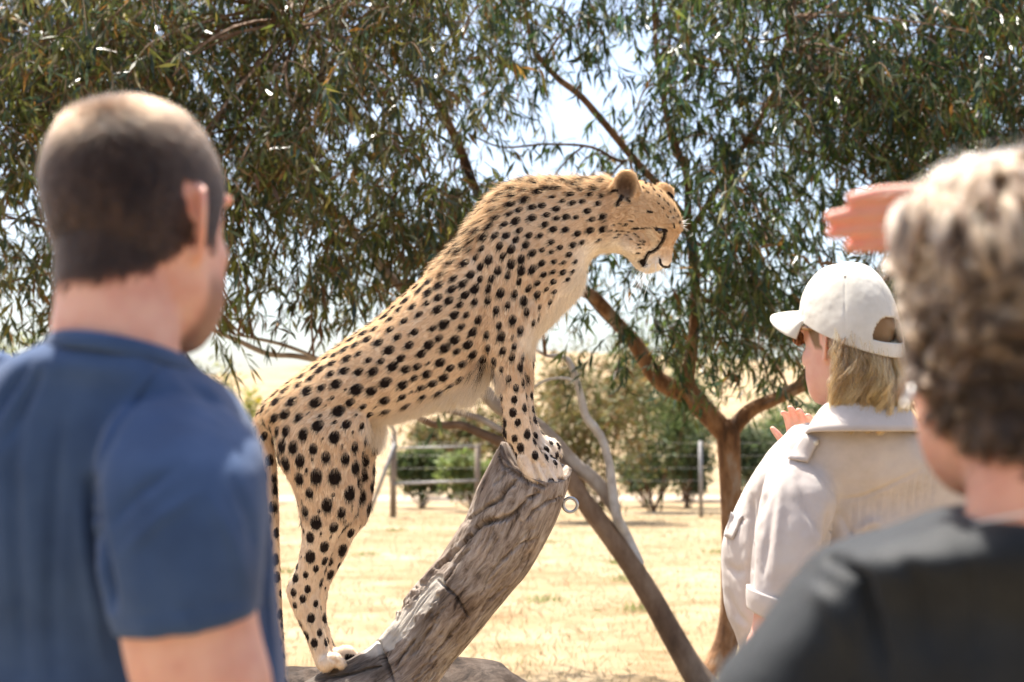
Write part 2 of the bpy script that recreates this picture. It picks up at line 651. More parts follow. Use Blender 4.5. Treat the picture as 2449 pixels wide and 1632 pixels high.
# ---- the upright gum
r1 = np.random.default_rng(21)
gd = ground_d(1612)
gum = thing('gum_tree', P(1735, 1612, gd), 'upright brown barked gum tree forking low behind the woman in the cap', 'tree')
L1 = []
L1.append(limb([(1700, 1650), (1722, 1590), (1745, 1500), (1750, 1380), (1750, 1256), (1746, 1140), (1741, 1031)], [120, 74, 56, 50, 50, 52, 58], gd, m_bark, gum, 'trunk'))
L1.append(limb([(1744, 1045), (1700, 997), (1666, 962), (1644, 915), (1655, 834), (1663, 740), (1660, 650), (1646, 531), (1642, 420), (1600, 300), (1570, 120), (1560, -80)], [52, 52, 50, 38, 28, 24, 24, 20, 18, 15, 12, 8], gd, m_bark, gum))
L1.append(limb([(1650, 945), (1610, 930), (1570, 902), (1514, 815), (1470, 768), (1402, 700, gd - .1), (1250, 650, gd - .1), (1060, 604, gd - .2), (985, 565, gd - .3), (900, 520, gd - .4)], [46, 44, 42, 36, 32, 30, 26, 24, 20, 14], gd, m_bark, gum))
L1.append(limb([(1742, 1040), (1790, 986), (1846, 958), (1950, 900, gd + .2), (2060, 790, gd + .4), (2150, 600, gd + .5), (2200, 350, gd + .4), (2230, 60, gd + .3)], [40, 36, 32, 30, 26, 22, 16, 10], gd, m_bark, gum))
L1.append(limb([(1646, 531), (1580, 450), (1513, 377), (1439, 287), (1380, 223), (1333, 186), (1280, 120), (1255, 20), (1240, -120)], [19, 18, 18, 17, 17, 15, 12, 10, 7], gd, m_bark, gum))
L1.append(limb([(1250, 650, gd - .1), (1150, 480, gd - .1), (1097, 347), (1046, 250), (1000, 200), (930, 110), (880, -40)], [18, 20, 22, 20, 17, 13, 8], gd, m_bark, gum))
L1.append(limb([(1513, 377), (1480, 385), (1412, 352), (1306, 345), (1200, 352), (1120, 320)], [6, 8, 7, 6, 5, 4], gd - .1, m_twig, gum))
L1.append(limb([(1646, 560), (1760, 380, gd - .2), (1860, 200, gd - .3), (1900, 0, gd - .4), (1930, -200, gd - .4)], [14, 14, 12, 10, 7], gd, m_bark, gum))
L1.append(limb([(2150, 600, gd + .5), (2300, 420, gd + .2), (2420, 200, gd), (2600, 0, gd)], [14, 13, 11, 8], gd, m_bark, gum))
cp = np.vstack([canopy_points(232, 1080, 2520, -120, 960, 7.6, 10.2, r1), canopy_points(70, 1000, 2900, -650, -80, 7.6, 10.4, r1), canopy_points(30, 2480, 3000, -100, 900, 7.8, 10.2, r1)])
gum_crown(gum, L1, cp, 12, r1)

# ---- the leaning gum whose limbs lie low behind the animal
r2 = np.random.default_rng(22)
ld = ground_d(1655)
lean = thing('leaning_gum_tree', P(1700, 1655, ld), 'grey barked gum tree leaning low behind the weathered log', 'tree')
L2 = []
L2.append(limb([(1720, 1690), (1655, 1600), (1587, 1481), (1531, 1386), (1475, 1301), (1419, 1228), (1377, 1165), (1330, 1112), (1270, 1085), (1210, 1064), (1150, 1037), (1100, 1018), (1045, 1016), (1000, 998), (950, 960)], [84, 62, 54, 51, 50, 46, 40, 34, 30, 26, 22, 19, 17, 15, 10], ld, m_leanbark, lean, 'trunk'))
L2.append(limb([(1470, 1215, ld + .05), (1425, 1152), (1368, 1106), (1287, 1020), (1195, 975), (1130, 912), (1040, 890), (900, 880), (761, 861), (702, 851), (639, 846), (569, 815), (507, 787), (440, 740, ld + .2), (330, 640, ld + .3)], [30, 34, 36, 36, 36, 34, 26, 20, 15, 13, 13, 12, 11, 9, 7], ld + .05, m_greywood, lean))
L2.append(limb([(761, 858), (726, 843), (674, 824), (622, 812), (560, 800)], [8, 9, 9, 8, 5], ld, m_greywood, lean))
L2.append(limb([(1200, 1030), (1150, 1003), (1100, 988), (1050, 978), (980, 968)], [15, 16, 15, 13, 8], ld, m_greywood, lean))
m_dead = noise_mat('dead_wood', [(0.3, (0.36, 0.31, 0.27)), (0.5, (0.55, 0.50, 0.45)), (0.7, (0.66, 0.62, 0.57))], 9.0, 0.75, bump=0.4, bscale=40)
L2.append(limb([(1530, 1345, ld), (1500, 1285, ld), (1475, 1234), (1464, 1166), (1456, 1105), (1436, 1042), (1402, 997), (1387, 941), (1370, 885), (1351, 857), (1306, 851), (1270, 830)], [20, 24, 24, 22, 20, 20, 20, 18, 16, 14, 9, 5], ld - .06, m_dead, lean, 'dead_branch'))
L2.append(limb([(1385, 920), (1350, 905), (1300, 912), (1260, 940)], [8, 7, 6, 4], ld - .06, m_dead, lean))
L2.append(limb([(1130, 912, ld + .05), (1000, 740, ld + .3), (850, 560, ld + .4), (700, 380, ld + .2), (560, 160, ld), (480, -60, ld)], [24, 22, 20, 17, 13, 9], ld, m_greywood, lean))
L2.append(limb([(850, 560, ld + .4), (600, 480, ld + .5), (330, 400, ld + .6), (100, 260, ld + .6), (-120, 120, ld + .6)], [14, 13, 12, 10, 8], ld, m_greywood, lean))
L2.append(limb([(700, 380, ld + .2), (760, 200, ld), (800, 40, ld - .2), (830, -160, ld - .3)], [12, 11, 9, 7], ld, m_greywood, lean))
L2.append(limb([(620, 20, ld), (660, 25, ld - .4), (700, 45, ld - .5), (730, 70, ld - .5)], [6, 7, 6, 4], ld, m_greywood, lean))
cp = np.vstack([canopy_points(225, -120, 1180, -120, 860, 6.9, 9.8, r2), canopy_points(60, -400, 1100, -600, -80, 7.0, 10.0, r2), canopy_points(26, -500, -80, -100, 820, 7.2, 9.8, r2)])
GUM2 = [(0.058, 0.072, 0.017), (0.084, 0.096, 0.022), (0.040, 0.068, 0.042), (0.130, 0.120, 0.030), (0.160, 0.085, 0.022), (0.25, 0.23, 0.14)]
gum_crown(lean, L2, cp, 12, r2, cols=GUM2, wts=[.28, .26, .15, .18, .10, .03])

# ---- further trees and shrubs
def shrub(name, u, v, ru, rv, d, cols, label, cat, seed, n=2600, leaf=(0.05, 0.11), width=0.3, group=None, z0=None):
    rng = np.random.default_rng(seed)
    c = P(u, v, d)
    rx, rz = ru * d / FPX, rv * d / FPX
    base = np.array([c[0], c[1], 0.0])
    base[2] = float(terrain(base[0:1], base[1:2])[0])
    top = c[2] + rz
    low = min(c[2] - rz, base[2] + 0.45)
    c[2], rz = (top + low) / 2, (top - low) / 2
    t_ = thing(name, base, label, cat, group)
    nb = 26
    blobs = rng.normal(size=(nb, 3))
    blobs = unit(blobs) * rng.uniform(0.35, 0.95, (nb, 1)) * np.array([rx, rx * 0.8, rz])
    pick = rng.integers(0, nb, n)
    X = c + blobs[pick] + rng.normal(0, 0.17, (n, 3)) * np.array([rx, rx * 0.8, rz])
    X = X[X[:, 2] > base[2] + 0.03]
    n = len(X)
    Ls = rng.uniform(*leaf, n) * max(1.0, d / 14)
    Q = leaves_at(X, rng.normal(size=(n, 3)) + np.array([0, 0, -0.35]), Ls, Ls * width, rng)
    obj('foliage', quads_mesh('foliage', Q, n, palette(n, cols, [1] * len(cols), rng)), m_leaf_far, t_)
    pa, pr = [], []
    for q in blobs[:14]:
        e = c + q
        tt = np.linspace(0, 1, 7)[:, None]
        m_ = (base + e) / 2 + np.array([q[0] * 0.35, q[1] * 0.35, 0.0])
        s0 = base + rng.normal(0, 0.05, 3) * np.array([1, 1, 0]) - np.array([0, 0, 0.02])
        pa.append((1 - tt) ** 2 * s0 + 2 * tt * (1 - tt) * m_ + tt ** 2 * e)
        pr.append(rng.uniform(0.012, 0.03) * min(1.2, max(0.5, rx)))
    SQ, ns = strips(np.array(pa), pr)
    obj('stems', quads_mesh('stems', SQ, ns), m_twig, t_)
    return t_

OL = [(0.10, 0.095, 0.030), (0.14, 0.125, 0.040), (0.19, 0.16, 0.06), (0.09, 0.105, 0.035), (0.20, 0.12, 0.045)]
GR = [(0.09, 0.13, 0.04), (0.13, 0.17, 0.055), (0.07, 0.10, 0.04), (0.17, 0.19, 0.08)]
BG = [(0.16, 0.21, 0.06), (0.21, 0.25, 0.085), (0.13, 0.16, 0.05)]
DG = [(0.055, 0.085, 0.04), (0.09, 0.12, 0.055), (0.12, 0.14, 0.07)]
YE = [(0.50, 0.40, 0.04), (0.32, 0.32, 0.06), (0.24, 0.27, 0.07)]
shrub('drooping_shrub', 1420, 930, 190, 150, 29, OL, 'broad olive drooping shrub behind the white dead branch', 'shrub', 31, 5200, (0.07, 0.13), 0.2)
shrub('drooping_shrub', 1560, 900, 110, 130, 34, GR, 'leafy green shrub behind the left fork of the upright gum', 'shrub', 32, 3000, (0.07, 0.13), 0.2)
shrub('round_shrub', 1640, 1070, 62, 62, 36, DG, 'round dark grey green shrub beside the lone fence post', 'shrub', 33)
shrub('round_shrub', 1545, 1115, 70, 38, 37, DG, 'low dark shrub left of the round grey green shrub', 'shrub', 34)
shrub('round_shrub', 1640, 960, 90, 80, 42, GR, 'tall pale green shrub above the round grey green shrub', 'shrub', 35)
shrub('round_shrub', 1130, 1130, 80, 55, 34, BG, 'yellowish green bush behind the fence beside the log', 'shrub', 36)
shrub('round_shrub', 1010, 1120, 70, 60, 36, GR, 'green bush behind the braced fence post', 'shrub', 37)
shrub('round_shrub', 1080, 1040, 120, 70, 44, OL, 'olive tree clump far behind the braced fence', 'shrub', 38, 2600, (0.06, 0.12))
shrub('round_shrub', 1810, 1060, 90, 66, 36, DG, 'dark shrub behind the right fork of the upright gum', 'shrub', 39)
shrub('round_shrub', 1930, 1010, 150, 100, 44, GR, 'pale green tree clump far behind the woman in the cap', 'shrub', 40)
shrub('flowering_shrub', 600, 985, 52, 40, 40, YE, 'yellow flowering shrub behind the spotted rump', 'shrub', 41, 2200)
shrub('drooping_shrub', 490, 900, 95, 70, 33, OL + YE[1:], 'straggly olive shrub beside the blue shirt shoulder', 'shrub', 42, 2200, (0.05, 0.1), 0.16)
shrub('flowering_shrub', 20, 870, 130, 60, 36, YE + GR, 'yellow green shrub beyond the left shoulder in blue', 'shrub', 43, 2400)
shrub('round_shrub', 830, 870, 90, 40, 120, OL, 'olive tree on the hillside above the spotted back', 'shrub', 44, 1800)
shrub('round_shrub', 1250, 1000, 120, 90, 38, OL, 'olive shrub behind the standing forelegs', 'shrub', 45, 2600)

# ------------------------------------------------------------------ fence
m_post = noise_mat('fence_steel', [(0.3, (0.22, 0.21, 0.20)), (0.7, (0.36, 0.35, 0.34))], 9, 0.6, metal=0.4)
m_wood_post = noise_mat('post_wood', [(0.3, (0.16, 0.12, 0.09)), (0.7, (0.30, 0.25, 0.2))], 9, 0.9, (1, 1, .2))
FD = ground_d(1238)
fence = thing('wire_fence', P(940, 1238, FD), 'grey wire enclosure fence with a braced corner post across the paddock', 'fence')
def stick(name, a, b, r, m, n=8):
    part(name, tube([a, (np.array(a) + np.array(b)) / 2, b], [r, r, r], n, 3, (0, 1, 0.2), caps=False), m, fence)
for u, top, r in [(-300, 1050, .03), (-30, 1050, .03), (240, 1050, .03), (480, 1050, .03), (940, 1035, .07), (1142, 1062, .06), (1410, 1062, .03), (1677, 1055, .045), (1930, 1060, .03), (2200, 1060, .03), (2480, 1060, .03), (2760, 1060, .03)]:
    a = P(u, 1238, FD)
    a[2] = -0.05
    q = P(u, top, FD)
    stick('post', a, (a[0], a[1], q[2]), r, m_wood_post if r > .05 else m_post)
def at(u, v):
    return P(u, v, FD)
stick('brace', at(945, 1060), at(885, 1225), .045, m_post)
stick('brace', at(948, 1040), at(915, 985), .04, m_post)
stick('rail', at(940, 1158), at(1142, 1150), .030, m_post)
stick('rail', at(940, 1072), at(1142, 1068), .022, m_post)
for v in (1060, 1090, 1120, 1150, 1180, 1205, 1225):
    stick('wire', at(-320, v), at(2780, v), .003, m_post, 5)

# ------------------------------------------------------------------ dry grass
rg = np.random.default_rng(5)
n = 120000
yy = 3.0 + 30 * rg.random(n) ** 1.6
xx = (rg.random(n) - 0.5) * (yy * 0.95 + 3)
clump = fbm(np.stack([xx, yy, yy * 0], 1), 1.3, 3, 9)
keep = rg.random(n) < 0.35 + 0.9 * np.clip(clump + 0.25, 0, 1)
xx, yy = xx[keep], yy[keep]
n = len(xx)
Lg = rg.uniform(0.02, 0.07, n) * (1 + 0.03 * yy)
base = np.stack([xx, yy, np.full(n, -0.008)], 1)
Q = leaves_at(base, rg.normal(0, 0.55, (n, 3)) + np.array([0, 0, 1.0]), Lg, Lg * 0.09 + 0.002, rg)
tint = palette(n, [(0.40, 0.31, 0.18), (0.44, 0.355, 0.22), (0.36, 0.27, 0.145), (0.28, 0.28, 0.13)], [.4, .35, .2, .05], rg)
GQ, GT = [Q], [tint]
for i, (u, v) in enumerate([(944, 1272), (700, 1372), (1527, 1462), (1711, 1325), (1300, 1440), (870, 1330), (1480, 1350), (1490, 1390), (1310, 1300)]):
    c = P(u, v, ground_d(v))
    k_ = 110
    B = c + rg.normal(0, 1, (k_, 3)) * np.array([0.10, 0.10, 0])
    B[:, 2] = -0.008
    Ls = rg.uniform(0.04, 0.12, k_)
    GQ.append(leaves_at(B, rg.normal(0, 0.5, (k_, 3)) + np.array([0, 0, 1.0]), Ls, Ls * 0.1 + 0.002, rg))
    GT.append(palette(k_, [(0.20, 0.26, 0.08), (0.27, 0.30, 0.11), (0.36, 0.32, 0.15)], [1, 1, 1], rg))
GQ, GT = np.vstack(GQ), np.vstack(GT)
obj('dry_grass', quads_mesh('dry_grass', GQ, len(GT), GT), m_leaf_far, label='short dry straw coloured grass with small green patches covering the paddock', cat='grass', kind='stuff')

# ------------------------------------------------------------------ weathered log
CD = 3.75
def vec_attr(me, name, data):
    a = me.attributes.new(name, 'FLOAT_VECTOR', 'POINT')
    a.data.foreach_set('vector', np.ascontiguousarray(data, dtype=np.float32).ravel())

def wood_mat(name, stops, pale=None):
    m, t, b, o = new_mat(name)
    g = nd(t, 'Attribute', attribute_name='grain')
    mp = nd(t, 'Mapping')
    mp.inputs['Scale'].default_value = (16, 62, 62)
    t.links.new(g.outputs['Vector'], mp.inputs[0])
    n = nd(t, 'TexNoise', i_Scale=1.0, i_Detail=9.0, i_Roughness=0.68, i_Distortion=0.5)
    t.links.new(mp.outputs[0], n.inputs['Vector'])
    n2 = nd(t, 'TexNoise', i_Scale=6.0, i_Detail=5.0)
    t.links.new(g.outputs['Vector'], n2.inputs['Vector'])
    c = ramp(t, n.outputs[0], stops)
    c2 = ramp(t, n2.outputs[0], [(0.35, (0.62, 0.52, 0.44)), (0.55, (1, 1, 1)), (0.75, (1.15, 0.98, 0.8))])
    mx = nd(t, 'Mix', data_type='RGBA', blend_type='MULTIPLY')
    mx.inputs[0].default_value = 0.8
    t.links.new(c, mx.inputs[6])
    t.links.new(c2, mx.inputs[7])
    col = mx.outputs[2]
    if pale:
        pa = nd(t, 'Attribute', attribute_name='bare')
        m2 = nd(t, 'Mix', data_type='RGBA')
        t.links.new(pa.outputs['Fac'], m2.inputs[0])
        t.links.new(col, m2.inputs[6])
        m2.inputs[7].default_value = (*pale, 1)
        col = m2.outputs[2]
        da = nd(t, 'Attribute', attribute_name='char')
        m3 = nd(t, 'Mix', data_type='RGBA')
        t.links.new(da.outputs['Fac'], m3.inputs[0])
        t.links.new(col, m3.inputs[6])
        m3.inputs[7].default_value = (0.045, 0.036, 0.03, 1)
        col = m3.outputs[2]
    t.links.new(col, b.inputs['Base Color'])
    b.inputs['Roughness'].default_value = 0.85
    b.inputs['Specular IOR Level'].default_value = 0.2
    bp = nd(t, 'Bump', i_Strength=1.0, i_Distance=0.012)
    t.links.new(n.outputs[0], bp.inputs['Height'])
    t.links.new(bp.outputs[0], b.inputs['Normal'])
    return m

LOGST = [(1196, 1066, 1366, 1132), (1174, 1105, 1354, 1182), (1142, 1165, 1330, 1246), (1112, 1245, 1274, 1350), (1068, 1317, 1226, 1413), (1033, 1356, 1186, 1463),
         (986, 1411, 1148, 1513), (947, 1475, 1112, 1551), (902, 1533, 1088, 1578), (854, 1568, 1064, 1612), (802, 1591, 1042, 1645), (757, 1612, 1012, 1705),
         (700, 1650, 960, 1790), (635, 1715, 880, 1890), (560, 1820, 790, 2000), (520, 1960, 760, 2080), (500, 2150, 750, 2210), (480, 2350, 770, 2370)]
k_, n_ = 420, 200
A = catmull(np.array(LOGST, float), k_)
c, s = superell(n_, 2.1)
R = []
for i, (u1, v1, u2, v2) in enumerate(A):
    p1, p2 = P(u1, v1, CD), P(u2, v2, CD)
    hw = np.linalg.norm(p1 - p2) / 2
    R.append((p1 + p2) / 2 + np.outer(c, (p1 - p2) / 2) + np.outer(s, FWD * min(hw * 0.98, 0.135)))
R = np.array(R)
cen = R.mean(1)
ax = unit(np.gradient(cen, axis=0))
slope = np.exp(-np.arange(k_) / 26.0)[:, None, None]
R = R + ax[:, None, :] * (0.042 * np.clip(-s, -0.25, 1))[None, :, None] * slope
leng = np.concatenate([[0], np.cumsum(np.linalg.norm(np.diff(cen, axis=0), axis=1))])
th = np.linspace(0, 2 * np.pi, n_, endpoint=False)
SS, TT = np.meshgrid(leng, th, indexing='ij')
grain = np.stack([SS.ravel(), 0.1 * np.cos(TT).ravel(), 0.1 * np.sin(TT).ravel()], 1)
rad = unit(R - cen[:, None, :]).reshape(-1, 3)
X = R.reshape(-1, 3)
warp = np.stack([grain[:, 0] * 2.2, grain[:, 1] * 16 + 1.5 * fbm(grain, 5, 2, 4), grain[:, 2] * 16], 1)
dis = 0.006 * fbm(grain, 6, 3, 1) + 0.005 * fbm(warp, 1.0, 3, 2)
fis = np.abs(fbm(np.stack([grain[:, 0] * 5, grain[:, 1] * 55, grain[:, 2] * 55], 1) + 0.8 * np.stack([fbm(grain, 9, 2, 6)] * 3, 1), 1.0, 2, 8))
dis -= 0.0065 * np.clip(1 - fis / 0.09, 0, 1) * sstep(-0.25, 0.2, fbm(grain, 7, 2, 12))
lu, lv, ldp = UV(X)
near = ((rad @ FWD) < 0.15)
CR = [([(1290, 1180), (1263, 1195), (1240, 1222), (1221, 1234), (1185, 1246), (1152, 1251), (1124, 1282), (1082, 1328), (1037, 1366), (991, 1415), (956, 1460)], 5, .013),
      ([(1240, 1140), (1225, 1157), (1197, 1192), (1155, 1216), (1120, 1240)], 4, .010), ([(1124, 1310), (1090, 1350), (1064, 1392)], 3, .008),
      ([(1044, 1387), (1089, 1425), (1122, 1476)], 3, .009), ([(904, 1535), (910, 1560), (922, 1585), (942, 1631)], 5, .014),
      ([(1345, 1190), (1310, 1203), (1280, 1220), (1262, 1245)], 3, .007), ([(1260, 1275), (1220, 1325), (1183, 1358), (1150, 1420)], 2.5, .006),
      ([(760, 1625), (840, 1612), (911, 1594)], 4, .009), ([(1207, 1115), (1234, 1136), (1262, 1150), (1300, 1166)], 6, .013),
      ([(1192, 1090), (1205, 1130), (1180, 1160)], 3, .008), ([(1215, 1400), (1170, 1440), (1130, 1500)], 2.5, .006), ([(1060, 1450), (1030, 1500), (1000, 1560)], 2.5, .006),
      ([(1110, 1480), (1060, 1540), (1020, 1600)], 2.5, .006), ([(1290, 1290), (1250, 1300), (1215, 1330)], 2.5, .005), ([(990, 1530), (960, 1570), (945, 1600)], 2.5, .006)]
wob = 3.0 * fbm(X, 60, 2, 5)
for poly, w, dep in CR:
    w, dep = w * 1.25, dep * 1.5
    d, al = seg_dist(lu + wob, lv + wob, poly)
    prof = np.clip(1 - d / (w * (1.1 - 0.5 * np.abs(al * 2 - 1) ** 2)), 0, 1) ** 0.7
    dis -= np.where(near, prof * dep * (0.6 + 0.8 * np.sin(al * np.pi)), 0)
# ragged flaked bark lip along the upper side
lip, la = seg_dist(lu, lv, [(1110, 1262), (1060, 1338), (1020, 1380), (975, 1430), (950, 1470)])
dis += 0.007 * np.clip(1 - lip / 13, 0, 1) * near
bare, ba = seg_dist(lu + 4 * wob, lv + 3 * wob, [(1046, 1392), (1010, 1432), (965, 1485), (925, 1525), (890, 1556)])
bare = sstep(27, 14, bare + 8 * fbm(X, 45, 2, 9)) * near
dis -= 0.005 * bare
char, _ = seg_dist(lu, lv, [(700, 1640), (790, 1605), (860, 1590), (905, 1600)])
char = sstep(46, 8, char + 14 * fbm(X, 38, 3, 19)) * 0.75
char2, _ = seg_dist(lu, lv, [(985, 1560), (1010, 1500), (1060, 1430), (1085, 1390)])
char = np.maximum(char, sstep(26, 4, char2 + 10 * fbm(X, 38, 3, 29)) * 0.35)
X = X + rad * dis[:, None]
rim = X[:n_]
rc = rim.mean(0)
rings = [rc + (rim - rc) * f + ax[0] * g + np.outer(0.010 * fbm(rim, 60, 2, int(f * 10)), ax[0]) for f, g in ((0.12, .034), (0.45, .030), (0.72, .016), (0.90, .001))]
R = np.concatenate([np.array(rings), X.reshape(k_, n_, 3)], 0)
V, F = rings_mesh(R)
me = to_mesh('weathered_log', V, F)
padg = np.concatenate([np.repeat(grain[:n_] * np.array([1, .5, .5]), 1, 0)] * 4)
vec_attr(me, 'grain', np.vstack([padg, grain, [[0, 0, 0], [2, 0, 0]]]))
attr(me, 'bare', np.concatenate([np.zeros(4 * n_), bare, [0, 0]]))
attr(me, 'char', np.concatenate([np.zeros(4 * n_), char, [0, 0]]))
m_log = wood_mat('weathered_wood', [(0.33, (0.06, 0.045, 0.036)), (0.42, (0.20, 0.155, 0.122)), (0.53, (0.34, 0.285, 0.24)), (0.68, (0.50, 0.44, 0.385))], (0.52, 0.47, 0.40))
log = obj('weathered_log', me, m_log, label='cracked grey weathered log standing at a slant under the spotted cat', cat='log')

# the dark fallen log behind it
LD = 4.42
pts = [P(u, 1573 + 380, LD) for u in (-400, 0, 400, 800, 1080, 1225, 1285)]
pts = [np.array([q[0], q[1] + 0.05 * math.sin(i), 0.375 - .010 * (6 - i)]) for i, q in enumerate(pts)]
V, F = tube(pts, [.32, .33, .345, .365, .38, .365, .27], 120, 260, (0, 0, 1), caps=False)
dv = V - np.array([0, LD, 0.385])
g = np.stack([V[:, 0], dv[:, 1] * 0.3, dv[:, 2] * 0.3], 1)
nr = unit(np.stack([V[:, 0] * 0, V[:, 1] - pts[2][1], V[:, 2] - 0.385], 1))
V = V + nr * (0.022 * fbm(g * np.array([1, 6, 6]), 3.0, 3, 2) + 0.016 * fbm(g * np.array([3, 60, 60]), 1.0, 2, 3) - 0.014 * np.clip(1 - np.abs(fbm(g * np.array([2, 70, 70]), 1.0, 2, 6)) / .12, 0, 1))[:, None]
V[:, 2] = np.maximum(V[:, 2], -0.01)
me = to_mesh('fallen_log', V, F)
vec_attr(me, 'grain', g)
m_log2 = wood_mat('dark_wood', [(0.34, (0.018, 0.013, 0.010)), (0.5, (0.062, 0.046, 0.036)), (0.70, (0.135, 0.108, 0.088))])
obj('fallen_log', me, m_log2, label='thick dark fallen log lying behind the slanted log', cat='log')

# galvanised eye bolt in the log's end
m_zinc = noise_mat('zinc', [(0.3, (0.34, 0.35, 0.36)), (0.7, (0.5, 0.51, 0.52))], 30, 0.38, metal=0.9)
rcn = P(1364, 1208, CD)
aa = np.linspace(0, 2 * np.pi, 40, endpoint=False)
circ = np.array([rcn + 0.0185 * (RGT * math.cos(q) + UPV * math.sin(q)) for q in aa])
tt = np.linspace(0, 2 * np.pi, 14, endpoint=False)
R = np.array([circ[i] + 0.0043 * (np.outer(np.cos(tt), unit(circ[i] - rcn)) + np.outer(np.sin(tt), FWD)) for i in range(40)])
V = R.reshape(-1, 3)
F = [(i * 14 + j, i * 14 + (j + 1) % 14, ((i + 1) % 40) * 14 + (j + 1) % 14, ((i + 1) % 40) * 14 + j) for i in range(40) for j in range(14)]
eb = thing('eye_bolt', rcn, 'galvanised ring eye bolt screwed into the side of the slanted log', 'eye bolt')
part('ring', (V, F), m_zinc, eb)
part('shank', tube([P(1350, 1199, CD), P(1335, 1195, CD), P(1300, 1185, CD)], [.0043, .0043, .0043], 12, 6), m_zinc, eb)

# ------------------------------------------------------------------ cheetah
D = CD
parts = []
TORSO = [(622, 984, 650, 1030, D, .045), (646, 950, 705, 1080, D, .085), (700, 907, 800, 1062, D, .108), (771, 855, 880, 1010, D, .112), (835, 808, 955, 998, D, .108),
         (899, 764, 1025, 975, D, .108), (965, 706, 1098, 952, D, .115), (1030, 650, 1158, 912, D, .122), (1085, 594, 1215, 868, D, .125), (1135, 524, 1280, 810, D, .12),
         (1188, 462, 1345, 745, D, .108), (1250, 434, 1390, 692, D, .092), (1320, 430, 1406, 632, D, .078), (1390, 431, 1432, 606, D, .070), (1450, 431, 1470, 603, D, .066)]
parts.append(sil_loft(TORSO, 36, 90, 2.15))
HEAD = [(1425, 431, 1452, 602, D, .062), (1470, 430, 1472, 604, D, .070), (1530, 434, 1498, 612, D, .074), (1576, 452, 1512, 628, D, .071), (1606, 480, 1522, 640, D, .063), (1624, 510, 1530, 646, D, .053),
        (1632, 545, 1540, 650, D, .042), (1615, 570, 1550, 653, D, .036), (1607, 598, 1562, 650, D, .033), (1604, 625, 1575, 645, D, .027), (1598, 638, 1586, 643, D, .014)]
parts.append(sil_loft(HEAD, 32, 60, 2.3))
for sd in (-1, 1):
    parts.append(ellipsoid(P(1566, 625, D + sd * .024), (.026, .022, .024)))            # lip pads
    parts.append(ellipsoid(P(1606, 535, D + sd * .036), (.024, .018, .017)))            # brow
    parts.append(ellipsoid(P(1522, 575, D + sd * .050), (.045, .024, .038)))            # cheek
parts.append(sil_loft([(1462, 500, 1552, 478, D - .050, .018), (1463, 470, 1540, 464, D - .056, .017), (1467, 438, 1529, 438, D - .062, .015), (1476, 417, 1521, 417, D - .066, .012), (1488, 407, 1509, 407, D - .068, .007)], 24, 30))
parts.append(sil_loft([(1570, 480, 1606, 482, D + .045, .015), (1568, 460, 1612, 474, D + .050, .013), (1570, 444, 1613, 456, D + .055, .011), (1578, 436, 1602, 442, D + .057, .006)], 20, 24))
# hind legs
NH = [(655, 1000, 872, 930, D - .045, .060), (660, 1062, 884, 1010, D - .062, .064), (668, 1105, 868, 1090, D - .072, .058), (694, 1150, 860, 1140, D - .075, .053), (711, 1196, 858, 1185, D - .075, .047), (720, 1241, 851, 1231, D - .072, .042), (723, 1289, 816, 1277, D - .068, .037),
      (714, 1338, 792, 1330, D - .064, .031), (700, 1375, 776, 1376, D - .06, .027), (686, 1411, 767, 1421, D - .058, .024), (698, 1452, 766, 1452, D - .056, .023), (714, 1487, 768, 1484, D - .055, .022), (731, 1522, 777, 1518, D - .052, .023), (745, 1558, 789, 1553, D - .05, .026), (758, 1596, 804, 1578, D - .048, .03)]
parts.append(sil_loft(NH, 26, 80))
FH = [(760, 1000, 915, 985, D + .045, .05), (765, 1040, 918, 1030, D + .06, .05), (770, 1094, 898, 1090, D + .068, .047), (775, 1149, 895, 1145, D + .07, .044), (780, 1200, 889, 1196, D + .07, .041), (775, 1250, 877, 1245, D + .068, .038), (765, 1290, 844, 1288, D + .064, .033),
      (752, 1330, 826, 1330, D + .06, .028), (735, 1370, 802, 1372, D + .056, .025), (722, 1410, 786, 1408, D + .052, .023), (730, 1450, 780, 1447, D + .05, .021), (738, 1485, 781, 1482, D + .048, .021), (748, 1515, 789, 1512, D + .046, .022), (760, 1545, 799, 1543, D + .045, .024), (775, 1578, 816, 1560, D + .045, .027)]
parts.append(sil_loft(FH, 24, 80))
for dz in (-.075, -.05, -.025):
    parts.append(tube([P(778, 1588, D + dz), P(800, 1577, D + dz), P(816, 1588, D + dz)], [.020, .019, .014], 14))
for dz in (.02, .045, .07):
    parts.append(tube([P(805, 1570, D + dz), P(830, 1560, D + dz), P(848, 1570, D + dz)], [.019, .019, .013], 14))
# forelegs
NF = [(1105, 640, 1265, 650, D - .060, .050), (1118, 720, 1290, 735, D - .072, .050), (1138, 790, 1275, 795, D - .078, .046), (1158, 850, 1256, 846, D - .08, .040), (1186, 905, 1255, 900, D - .08, .034), (1199, 965, 1261, 962, D - .078, .030), (1203, 1003, 1266, 1000, D - .075, .029),
      (1203, 1040, 1273, 1036, D - .07, .029), (1222, 1068, 1284, 1060, D - .066, .029), (1237, 1098, 1298, 1088, D - .062, .033), (1252, 1118, 1312, 1106, D - .06, .030)]
parts.append(sil_loft(NF, 26, 70))
FF = [(1180, 690, 1300, 700, D + .055, .045), (1205, 770, 1292, 775, D + .068, .042), (1216, 830, 1280, 826, D + .072, .034), (1224, 890, 1276, 886, D + .07, .029), (1229, 940, 1275, 936, D + .066, .026), (1233, 988, 1279, 985, D + .06, .025), (1244, 1030, 1291, 1024, D + .056, .026), (1264, 1062, 1310, 1050, D + .052, .030), (1280, 1080, 1322, 1066, D + .05, .027)]
parts.append(sil_loft(FF, 24, 60))
